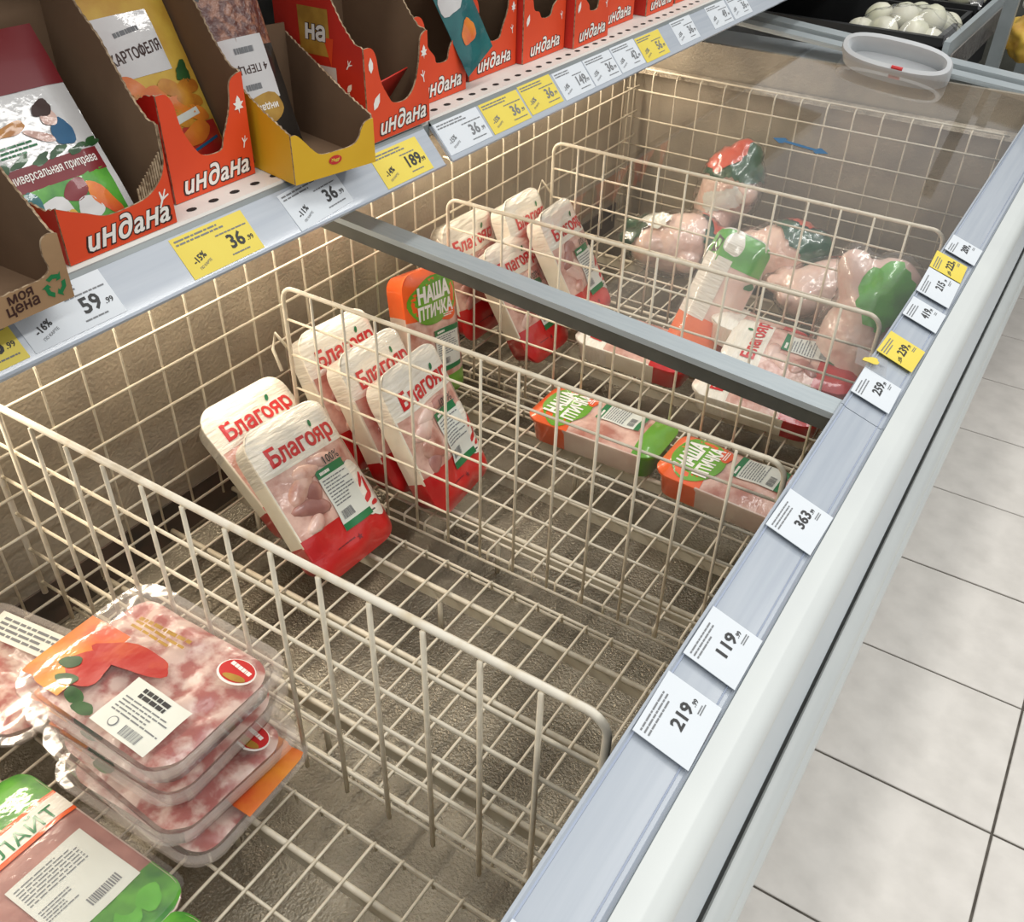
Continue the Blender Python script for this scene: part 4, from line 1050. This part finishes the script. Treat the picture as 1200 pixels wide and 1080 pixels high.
# solved poses: (euler), (bottom-edge centre)
blagoyar((-0.738, 0.781, 0.513), (0.874, 0.156, 1.646), 'chicken pack leaning in front, behind the nearest wire divider', 1)
blagoyar((-0.849, 0.832, 0.505), (0.722, 0.058, 1.583), 'chicken pack half hidden behind another, touching the back grid', 2, with_label=False)
blagoyar((-0.700, 1.003, 0.508), (1.064, 0.092, 1.715), 'front chicken pack of the row of three, with green edged label', 3)
blagoyar((-0.782, 1.000, 0.512), (1.048, 0.137, 1.691), 'middle chicken pack of the row of three', 4, with_label=False)
blagoyar((-0.877, 1.010, 0.512), (1.071, 0.10, 1.615), 'rearmost chicken pack of the row of three', 5, with_label=False)
blagoyar((-0.972, 1.480, 0.512), (1.30, 0.0, 1.55), 'upright chicken pack at the back grid beyond the lid bar', 6, wd=0.165, with_label=False)
blagoyar((-0.815, 1.478, 0.510), (1.00, 0.06, 1.60), 'chicken pack leaning in front of the four beyond the lid bar', 7, wd=0.165)
blagoyar((-0.775, 1.600, 0.552), (1.04, 0.06, 1.69), 'chicken pack with label farthest right of the four beyond the bar', 8, wd=0.16)
blagoyar((-0.880, 1.590, 0.545), (1.15, 0.08, 1.66), 'white topped chicken pack peeking up between the other three', 9, wd=0.16, with_label=False)
blagoyar((-0.535, 1.575, 0.540), (0.02, 0.02, pi / 2 + 0.03), 'chicken pack lying flat under the middle of the bar', 10, wd=0.16, full=False, with_label=False)
blagoyar((-0.262, 1.545, 0.540), (0.02, 0.0, pi / 2 + 0.06), 'chicken pack lying flat near the rail under the bar', 11, wd=0.16, full=False, with_label=False)
blagoyar((-0.232, 1.590, 0.602), (0.06, -0.04, pi / 2 + 0.12), 'chicken pack with label lying on top beyond the bar', 12, wd=0.165, full=False)
blagoyar((-0.352, 1.655, 0.590), (0.12, 0.16, pi / 2 + 0.05), 'pale chicken pack partly covered by the labelled one', 13, wd=0.125, ln=0.19, full=False, with_label=False, brand=False)

def bird_pack(loc, rot, label, seed, wd=0.132, ln=0.255, t=0.05, upright=False):
    root = empty('poultry_pack', loc, rot); tag(root, label, 'poultry pack', 'orange and green poultry packs')
    r = 0.03; mp = top_surface(wd, ln, 0.012, 0.004, seed)
    foam_tray(root, wd, ln, t, r, [M['film_green'], M['pet_meat'], M['film_orange']], (ln * 0.14, ln * 0.70))
    osl = band(root, 'orange_sleeve', ln * 0.66, ln, wd, ln, r, mp, M['film_orange'], 0.0)
    band(root, 'meat_window', ln * 0.15, ln * 0.67, wd, ln, r, mp, M['meat'], -0.0006, 22, 22)
    band(root, 'green_sleeve', 0, ln * 0.17, wd, ln, r, mp, M['film_green'], 0.0)
    blob(osl, 'green_disc', -wd * 0.02, ln * 0.775, wd * 0.45, ln * 0.175, mp, M['film_green'], 0.0010, 0, 0.04, 28, seed=seed)
    lettering(osl, 'brand_name', 'НАША', -wd * 0.02, ln * 0.835, wd * 0.62, mp, M['ink_white'], 0.0016, 0.0, 0.05, 0, 0.031)
    lettering(osl, 'brand_name', 'ПТИЧКА', -wd * 0.02, ln * 0.705, wd * 0.66, mp, M['ink_white'], 0.0016, 0.0, 0.045, 0, 0.026)
    blob(root, 'orange_badge', wd * 0.22, ln * 0.635, 0.019, 0.011, mp, M['film_orange'], 0.0013, 0.1, 0.1)
    fine_print(root, wd * 0.12, wd * 0.32, ln * 0.62, ln * 0.65, 2, mp, M['ink_white'], 0.0018, seed=seed)
    pack_label(root, wd * 0.14, ln * 0.38, wd * 0.48, ln * 0.33, mp, 0.0016, seed)
    return root
M['pet_meat'] = mat('clear_side_over_meat', rgb(224, 206, 192), 0.25, col2=rgb(214, 184, 170), nscale=14, coat=1.0, bump=0.2, bscale=20)
bird_pack((-0.462, 1.276, 0.542), (0.0, 0.03, pi / 2 + 0.03), 'orange and green poultry pack lying in the middle of its section', 21)
bird_pack((-0.197, 1.245, 0.542), (0.02, 0.0, pi / 2 - 0.02), 'orange and green poultry pack lying beside the freezer rail', 22)
bird_pack((-0.905, 1.212, 0.510), (1.36, 0.12, 1.52), 'orange and green poultry pack standing upright at the back grid', 23, wd=0.145, ln=0.25)

# ------------------------------------------------------------------ clear trays of marinated meat and the fillet trays
def clear_tray(loc, rot, label, seed, wd=0.252, ln=0.196, t=0.042, deco=True, lab=False, group='clear trays of marinated meat'):
    root = empty('meat_tray', loc, rot); tag(root, label, 'meat tray', group)
    r = 0.036
    mb = MB()
    rings = [rr_loop(wd - 0.05, ln - 0.05, r * 0.6, -t, 0.025, sub=8), rr_loop(wd - 0.036, ln - 0.036, r * 0.75, -t + 0.005, 0.018, sub=8),
             rr_loop(wd - 0.022, ln - 0.022, r * 0.9, -0.006, 0.011, sub=8), rr_loop(wd - 0.016, ln - 0.016, r * 0.95, -0.001, 0.008, sub=8),
             rr_loop(wd, ln, r, -0.001, 0, sub=8), rr_loop(wd + 0.002, ln + 0.002, r, -0.004, -0.001, sub=8)]
    mb.rings(rings, cap0=True); soft(mb.build('tray', M['pet'], root), 50)
    # meat: lumpy block inside
    n = 26; mb = MB()
    def mh(x, y):
        e = edge_fade(x, y, wd - 0.03, ln - 0.03, 0.02)
        return -0.012 + e * (0.004 + 0.010 * noise.noise(Vector((x * 34, y * 34, seed * 5.1))))
    W2, L2 = wd - 0.034, ln - 0.034
    def mfn(u, v):
        x, y = clip_corner(-W2 / 2 + W2 * u, L2 * v, W2, L2, 0.03); return (x, y + 0.017, mh(x, y))
    mb.grid(mfn, n, n)
    rim = [mfn(i / 12, 0) for i in range(12)] + [mfn(1, i / 12) for i in range(12)] + [mfn(1 - i / 12, 1) for i in range(12)] + [mfn(0, 1 - i / 12) for i in range(12)]
    low = [(p[0] * 0.90, (p[1] - ln / 2) * 0.90 + ln / 2, -t + 0.007) for p in rim]
    mb.rings([rim, low], cap1=True)
    soft(mb.build('meat', M['meat_mix'], root), 60)
    mp = lambda x, y, off: Vector((x, y, 0.0008 + 0.003 * edge_fade(x, y, wd, ln, 0.03) + 0.0016 * noise.noise(Vector((x * 30, y * 30, seed))) * edge_fade(x, y, wd, ln, 0.03) + off))
    band(root, 'film', 0, ln, wd - 0.004, ln, r, mp, M['film'], 0.0, 24, 24)
    if deco:
        outline_pts = smooth_curve([(-0.108, 0.020), (-0.109, 0.075), (-0.104, 0.118), (-0.080, 0.118), (-0.062, 0.100), (-0.050, 0.085), (-0.05, 0.055), (-0.062, 0.035), (-0.088, 0.016), (-0.108, 0.020)])[:-1]
        dp = MB()
        band(root, 'pepper_print', 0.020, 0.118, wd, ln, r, mp, M['pepper'], 0.0008, 10, 10, x0=-wd / 2 + 0.003, x1=-0.055)
        blob(root, 'red_pepper_print', -0.028, 0.098, 0.052, 0.017, mp, M['pepper_red'], 0.0012, 0.22, 0.16, 26, seed=seed)
        blob(root, 'red_pepper_print', -0.060, 0.062, 0.026, 0.024, mp, M['pepper_red'], 0.0011, 0.2, 0.12, 22, seed=seed + 1)
        for k, (x, y, ro) in enumerate(((-0.082, 0.058, 0.4), (-0.066, 0.040, 0.2), (-0.040, 0.030, -0.2), (-0.018, 0.024, 0.1))):
            blob(root, 'basil_print', x, y, 0.014, 0.008, mp, M['leaf'], 0.0016, ro, 0.12, 16, seed=k)
        blob(root, 'oval_badge', 0.084, 0.146, 0.024, 0.017, mp, M['ink_white'], 0.0014, 0.1, 0.0, 28)
        blob(root, 'oval_badge', 0.084, 0.147, 0.022, 0.0150, mp, M['ink_red'], 0.0018, 0.1, 0.0, 28)
        fine_print(root, 0.070, 0.101, 0.149, 0.155, 1, mp, M['ink_white'], 0.0022, -0.1, 0.8, seed + 3)
        blob(root, 'gold_swoosh', 0.088, 0.1385, 0.015, 0.0042, mp, M['gold'], 0.0022, 0.15, 0.05, 20)
        fine_print(root, -0.070, 0.010, 0.143, 0.149, 1, mp, M['gold'], 0.0012, 0.06, 0.8, seed + 5)
        fine_print(root, -0.07, 0.02, 0.128, 0.142, 2, mp, M['gold'], 0.0012, seed=seed)
    if lab:
        lbT = patch(root, 'product_label', 0.000, 0.086, 0.018, 0.082, mp, M['label_paper'], 0.0024, 8, 8, rot=-0.03)
        fine_print(lbT, 0.020, 0.078, 0.063, 0.077, 2, mp, M['ink'], 0.0029, -0.03, 0.72, 12)
        fine_print(lbT, 0.008, 0.080, 0.038, 0.061, 5, mp, M['ink_grey'], 0.0028, -0.03, 0.35, 5, bars=(0.040, 0.068, 0.022, 0.034))
        blob(lbT, 'round_stamp', 0.024, 0.030, 0.006, 0.006, mp, M['ink_grey'], 0.0029)
        blob(lbT, 'round_stamp', 0.024, 0.030, 0.0048, 0.0048, mp, M['label_paper'], 0.0032)
    return root
sx, sy = -0.690, 0.279
clear_tray((sx + 0.010, sy + 0.194, 0.538), (0, 0, pi + 0.05), 'bottom clear tray of the meat stack, turned the other way', 31, deco=True)
t4 = clear_tray((sx + 0.004, sy - 0.004, 0.584), (0, 0, -0.05), 'second clear tray from the bottom of the meat stack', 32, deco=True)
clear_tray((sx - 0.002, sy + 0.002, 0.630), (0, 0, 0.04), 'third clear tray from the bottom of the meat stack', 33, deco=True)
clear_tray((sx, sy, 0.677), (0.02, -0.02, 0.0), 'top clear tray of the meat stack with white label', 34, deco=True, lab=True)
clear_tray((-0.935, 0.250, 0.552), (0.05, 0.10, 0.20), 'clear meat tray at the left edge behind the stack', 35, wd=0.2, ln=0.17, deco=False)
patchroot = bpy.data.objects['meat_tray.004']
mpl = lambda x, y, off: Vector((x, y, 0.006 + off))
patch(patchroot, 'product_label', -0.06, 0.06, 0.115, 0.155, mpl, M['label_paper'], 0.0, 2, 2)
fine_print(patchroot, -0.05, 0.05, 0.12, 0.15, 4, mpl, M['ink_grey'], 0.0005, seed=8)

def fillet_tray(loc, rot, label, seed, wd=0.17, ln=0.27, name_word='ЛАЙТ', plain=False):
    root = empty('fillet_tray', loc, rot); tag(root, label, 'fillet tray', 'chicken fillet trays with lettuce print')
    r = 0.03; t = 0.038
    mp = top_surface(wd, ln, 0.004, 0.0025, seed, 14)
    foam_tray(root, wd, ln, t, r, [M['pet_meat'], M['pet_meat'], M['pet_meat']], (0, 9))
    band(root, 'meat_window', 0, ln, wd, ln, r, mp, M['meat_dark'], -0.0006, 24, 24)
    band(root, 'lettuce_print', ln * 0.78, ln * 0.995, wd, ln, r, mp, M['lettuce'], 0.0006, 14, 8)
    band(root, 'lettuce_print', ln * 0.005, ln * 0.22, wd, ln, r, mp, M['lettuce'], 0.0006, 14, 8)
    for k in range(9):
        blob(root, 'lettuce_leaf', -wd * 0.32 + wd * 0.08 * k, ln * (0.11 + 0.05 * (k % 2)), 0.015, 0.014, mp, M['lettuce'] if k % 2 else M['film_leaf'], 0.0010 + 0.0001 * k, 0.5 * k, 0.15, 16, seed=k)
    band(root, 'orange_line', ln * 0.645, ln * 0.79, wd, ln, r, mp, M['film_orange'], 0.0009, 10, 4)
    wbd = band(root, 'white_band', ln * 0.665, ln * 0.77, wd, ln, r, mp, M['film_white'], 0.0013, 10, 4)
    lettering(wbd, 'band_name', name_word, wd * 0.20, ln * 0.715, wd * 0.42, mp, M['ink_green'], 0.0019, 0, 0.01)
    fine_print(root, -wd * 0.32, wd * 0.05, ln * 0.648, ln * 0.662, 1, mp, M['ink_white'], 0.0017, 0, 0.7, seed)
    if not plain:
        lbF = patch(root, 'product_label', -wd * 0.14, wd * 0.40, ln * 0.21, ln * 0.55, mp, M['label_paper'], 0.0020, 8, 8)
        fine_print(lbF, -wd * 0.11, wd * 0.30, ln * 0.42, ln * 0.53, 7, mp, M['ink_grey'], 0.0026, 0, 0.3, seed, bars=(wd * 0.10, wd * 0.32, ln * 0.25, ln * 0.29))
        fine_print(lbF, -wd * 0.11, wd * 0.10, ln * 0.32, ln * 0.39, 5, mp, M['ink_grey'], 0.0026, 0, 0.35, seed + 2)
    film = band(root, 'film', ln * 0.02, ln * 0.62, wd + 0.01, ln, r, mp, M['film'], 0.0042, 16, 16)
    return root
fillet_tray((-0.540, 0.184, 0.535), (0.0, 0.03, pi / 2 + 0.02), 'fillet tray with orange edged white name band in the corner', 41, ln=0.285)
fillet_tray((-0.288, 0.170, 0.533), (0.0, 0.0, pi / 2 + 0.01), 'fillet tray at the bottom edge, only its leafy corner in view', 42, wd=0.165, ln=0.262, plain=True)

# ------------------------------------------------------------------ whole chickens in bags
def star_body(spheres, dirs, p=7.0):
    out = []
    for d in dirs:
        acc = 0.0
        for (c, r) in spheres:
            b = d.dot(c); disc = b * b - c.length_squared + r * r
            if disc > 0:
                t = b + sqrt(disc)
                if t > 0: acc += t ** p
        out.append(acc ** (1 / p) if acc > 0 else 0.01)
    return out
def ico(sub=4):
    b = bmesh.new(); bmesh.ops.create_icosphere(b, subdivisions=sub, radius=1.0)
    vs = [v.co.copy().normalized() for v in b.verts]; fs = [tuple(v.index for v in f.verts) for f in b.faces]; b.free(); return vs, fs
ICO = ico(5)
CH = [(Vector((0.00, 0, 0.0)), 0.062), (Vector((0.035, 0, 0.012)), 0.056), (Vector((-0.04, 0.0, -0.005)), 0.05), (Vector((-0.055, 0.040, 0.0)), 0.032), (Vector((-0.055, -0.040, 0.0)), 0.032),
      (Vector((-0.088, 0.032, 0.006)), 0.019), (Vector((-0.088, -0.032, 0.006)), 0.019), (Vector((0.03, 0.055, -0.01)), 0.022), (Vector((0.03, -0.055, -0.01)), 0.022), (Vector((0.078, 0.0, 0.018)), 0.028)]
def chicken(loc, rot, label, prints, seed, scale=1.0, bag=True, name='whole_chicken', lab=None, lob=CH):
    root = empty(name, loc, rot); tag(root, label, 'whole chicken', 'whole chickens in bags')
    vs, fs = ICO
    rad = star_body(lob, vs)
    def P(i, off, amp=0.0, fr=9.0):
        d = vs[i]; return d * ((rad[i] + off + amp * noise.noise(d * fr + Vector((seed, 0, 0)))) * scale)
    me = bpy.data.meshes.new('bird'); me.from_pydata([tuple(P(i, 0, 0.002)) for i in range(len(vs))], [], fs); me.materials.append(M['skin'])
    soft(link('bird', me, root), 80)
    def shell(nm, test, material, off, amp):
        keep = [f for f in fs if all(test(vs[i]) for i in f)]
        ids = sorted({i for f in keep for i in f}); mapi = {i: k for k, i in enumerate(ids)}
        m_ = bpy.data.meshes.new(nm); m_.from_pydata([tuple(P(i, off, amp)) for i in ids], [], [tuple(mapi[i] for i in f) for f in keep]); m_.materials.append(material)
        return soft(link(nm, m_, root), 80)
    for nm, axis, lim, material, off in prints:
        a = Vector(axis).normalized()
        shell(nm, lambda d: d.dot(a) + 0.10 * noise.noise(d * 3 + Vector((seed, 2, 0))) > lim, M[material], off, 0.004)
    if lab:
        ax = Vector(lab[0]).normalized(); shell('product_label', lambda d: d.dot(ax) > lab[1] and abs(d.dot(ax.orthogonal().normalized())) < 0.33, M['label_paper'], 0.0085, 0.001)
    if bag:
        shell('bag', lambda d: True, M['bagfilm'], 0.0095, 0.004)
    return root
chicken((-0.745, 2.205, 0.640), (0.1, -1.05, 0.5), 'bagged whole chicken with red and green top, highest at the far end', [('green_print', (0.9, 0.2, 0.35), 0.42, 'film_darkgreen', 0.0055), ('red_print', (0.75, 0.1, 0.75), 0.86, 'film_coral', 0.008)], 1, 1.12, lab=((-0.1, -0.7, 0.35), 0.80))
chicken((-0.790, 2.010, 0.562), (0.0, 0.1, 0.35), 'bagged whole chicken with green ends lying by the back grid', [('green_print', (1, 0.1, 0.1), 0.62, 'film_darkgreen', 0.0055), ('red_print', (0.85, 0.2, 0.6), 0.90, 'film_coral', 0.008), ('green_print', (-1, 0.0, 0.1), 0.80, 'film_darkgreen', 0.0055)], 2, 1.12, lab=((-0.72, -0.1, 0.75), 0.86))
chicken((-0.560, 2.060, 0.575), (0.2, -0.2, 0.2), 'bagged whole chicken with dark green and red print beside the green topped one', [('green_print', (0.8, 0.3, 0.45), 0.52, 'film_darkgreen', 0.0055), ('red_print', (0.7, 0.5, 0.6), 0.86, 'film_coral', 0.008)], 3, 1.10)
chicken((-0.425, 1.985, 0.555), (0.0, 0.0, 0.7), 'bagged whole chicken half hidden behind the clear bagged one', [('red_print', (0.9, 0.1, 0.5), 0.80, 'film_coral', 0.006)], 4, 1.0)
# clear bag with a bright green label, standing near the rail
CL = [(Vector((0, 0, -0.055)), 0.062), (Vector((0, 0, 0.0)), 0.060), (Vector((0.004, 0, 0.055)), 0.050), (Vector((-0.030, 0, 0.085)), 0.026), (Vector((-0.040, 0, 0.105)), 0.020), (Vector((0.02, 0.0, 0.085)), 0.040)]
chicken((-0.262, 1.650, 0.645), (-0.06, 0.06, 0.3), 'clear bagged chicken standing near the rail with bright green label', [('green_label', (0.10, -0.55, 0.85), 0.90, 'film_leaf', 0.007)], 5, 1.22, lob=CL)
# long orange-white tray of chicken with green top, leaning on the last divider
root = empty('chicken_tray', (-0.572, 1.605, 0.522), (1.15, 0.24, 0.10)); tag(root, 'tall chicken tray with orange bottom, white strip and green top', 'chicken tray')
wd, ln, r = 0.115, 0.265, 0.03
mp = top_surface(wd, ln, 0.02, 0.004, 51)
foam_tray(root, wd, ln, 0.045, r, [M['film_tangerine'], M['pet_meat'], M['film_white']], (ln * 0.30, ln * 0.72))
band(root, 'orange_sleeve', 0, ln * 0.32, wd, ln, r, mp, M['film_tangerine'], 0.0)
band(root, 'meat_window', ln * 0.31, ln * 0.76, wd, ln, r, mp, M['skin'], -0.0004)
band(root, 'white_strip', ln * 0.30, ln * 0.78, wd, ln, r, mp, M['film_white'], 0.0010, 6, 10, x0=-wd / 2, x1=-wd * 0.02)
band(root, 'green_top', ln * 0.74, ln * 0.99, wd, ln, r, mp, M['film_leaf'], 0.0006)
blob(root, 'white_top_patch', -wd * 0.12, ln * 0.90, 0.022, 0.022, mp, M['film_white'], 0.0014, 0.4, 0.15)
outline(root, 'bow_tie_clip', [(-0.052, ln * 0.78), (-0.040, ln * 0.80), (-0.036, ln * 0.90), (-0.050, ln * 0.92)], mp, M['ink_brown'], 0.0020)
blob(root, 'green_tag', wd * 0.42, ln * 0.66, 0.010, 0.006, mp, M['ink_green'], 0.0018, 0.5, 0.2)
band(root, 'film', 0, ln, wd + 0.006, ln, r, mp, M['film'], 0.006)

# ------------------------------------------------------------------ beyond the freezer: onion crates on a metal stand
def crate(x0, x1, y0, y1, z0, z1, label):
    t = 0.012; o = Vector(((x0 + x1) / 2, (y0 + y1) / 2, z0))
    root = empty('produce_crate', o); tag(root, label, 'crate', 'black produce crates')
    def b(nm, *a):
        mb = MB(); mb.box(*a); mb.v = [tuple(Vector(p) - o) for p in mb.v]; mb.build(nm, M['blackbox'], root)
    b('base', x0, x1, y0, y1, z0, z0 + t)
    b('side_wall', x0, x1, y0, y0 + t, z0 + t, z1); b('side_wall', x0, x1, y1 - t, y1, z0 + t, z1)
    b('side_wall', x0, x0 + t, y0 + t, y1 - t, z0 + t, z1); b('side_wall', x1 - t, x1, y0 + t, y1 - t, z0 + t, z1)
    b('rim', x0 - 0.006, x1 + 0.006, y0 - 0.008, y0 - 0.0002, z1 - 0.02, z1)
    return root
crate(-1.02, -0.44, 2.74, 3.13, 0.70, 0.945, 'black produce crate of bagged white onions just past the freezer')
crate(-1.02, -0.44, 3.16, 3.62, 0.72, 0.955, 'black produce crate farther back with more white onions')
prof = [(0.0, -0.038), (0.018, -0.036), (0.034, -0.023), (0.042, 0.0), (0.038, 0.018), (0.024, 0.032), (0.010, 0.037), (0.004, 0.040), (0.0, 0.041)]
mb = MB(); n = 18
mb.rings([[(max(r_, 1e-4) * cos(2 * pi * j / n), max(r_, 1e-4) * sin(2 * pi * j / n), z_) for j in range(n)] for r_, z_ in prof])
onion_me = mb.mesh('onion', M['onion'], True)
ons = [(-0.60, 2.80, 0.925), (-0.52, 2.80, 0.930), (-0.475, 2.80, 0.915), (-0.57, 2.88, 0.955), (-0.50, 2.885, 0.955), (-0.66, 2.81, 0.915), (-0.64, 2.90, 0.94), (-0.47, 2.96, 0.93), (-0.55, 2.97, 0.945),
       (-0.58, 3.24, 0.975), (-0.50, 3.23, 0.965), (-0.47, 3.30, 0.96), (-0.55, 3.32, 0.985), (-0.65, 3.25, 0.965), (-0.48, 3.40, 0.95), (-0.72, 3.26, 0.96)]
for k, (x, y, z) in enumerate(ons):
    o = link('onion', onion_me); o.location = (x, y, z); o.rotation_euler = (random.uniform(-1, 1), random.uniform(-1, 1), random.uniform(0, 6))
    s_ = random.uniform(0.86, 0.98); o.scale = (s_, s_, s_)
    tag(o, 'pale white onion in the near black crate' if k < 9 else 'pale white onion in the farther black crate', 'onion', 'white onions in the near crate' if k < 9 else 'white onions in the farther crate')
for k, (cx, cy, cz) in enumerate(((-0.545, 2.86, 0.968), (-0.56, 3.28, 1.0))):
    mb = MB(); mb.grid(lambda u, v: (cx - 0.13 + 0.26 * u, cy - 0.10 + 0.2 * v, cz + 0.018 * sin(u * pi) * sin(v * pi) + 0.014 * noise.noise(Vector((u * 7, v * 7, k))) - 0.05 * (abs(2 * u - 1) ** 4 + abs(2 * v - 1) ** 4) * 0.6), 26, 22)
    o = mb.build('plastic_bag', M['film'], smooth=True, recalc=False); tag(o, 'crinkled clear bag over the onions in the ' + ('near crate' if k == 0 else 'farther crate'), 'plastic bag')
stand = empty('produce_stand', (-0.36, 3.1, 0.0)); tag(stand, 'grey metal produce stand with upright post beside the onion crates', 'stand')
def spart(nm, m_, *a):
    mb = MB(); mb.box(*a); mb.v = [tuple(Vector(p) - Vector((-0.36, 3.1, 0.0))) for p in mb.v]; return mb.build(nm, M[m_], stand)
spart('post', 'post', -0.332, -0.300, 2.83, 2.862, 0.0, 1.35)
spart('post', 'post', -0.332, -0.300, 3.6, 3.632, 0.0, 1.35)
spart('side_rail', 'alu', -0.425, -0.410, 2.70, 3.65, 0.900, 0.945)
spart('shelf_plate', 'post', -1.1, -0.42, 2.70, 3.65, 0.66, 0.695)
spart('tag_strip', 'pet', -0.404, -0.400, 2.72, 3.6, 0.845, 0.915)
spart('lower_rail', 'post', -0.40, -0.34, 2.72, 3.6, 0.50, 0.54)
for k, (x, y, z, s_, mm, lb) in enumerate(((-0.255, 3.02, 0.92, 0.075, 'produce', 'yellow bag of produce at the top right corner'), (-0.225, 2.95, 0.79, 0.07, 'bagfilm', 'clear crumpled bag below the yellow produce'), (-0.24, 3.14, 1.0, 0.08, 'paper_grey', 'pale bag behind the yellow produce'), (-0.235, 2.93, 0.69, 0.05, 'leaf', 'dark green leafy bunch by the stand post'))):
    vs, fs = ICO; me = bpy.data.meshes.new('produce_bag')
    me.from_pydata([tuple(Vector((d.x, d.y, d.z * 0.8)) * s_ * (1 + 0.22 * noise.noise(d * 2.4 + Vector((k * 9, 0, 0))))) for d in vs], [], fs); me.materials.append(M[mm])
    o = soft(link('produce_bag', me), 80); o.location = (x, y, z); tag(o, lb, 'produce bag')
mb = MB(); mb.box(-0.40, -0.20, -0.5, 1.2, -0.62, 0.0); o = mb.build('produce_display', M['blackbox']); tag(o, 'dark display base carrying produce at the top right', 'display'); o.location = (0.12, 3.35, 0.63)
wb = MB(); wb.box(-1.6, 2.6, 4.6, 4.65, 0.0, 1.6); struct(wb.build('wall_far', M['alu_dark']))
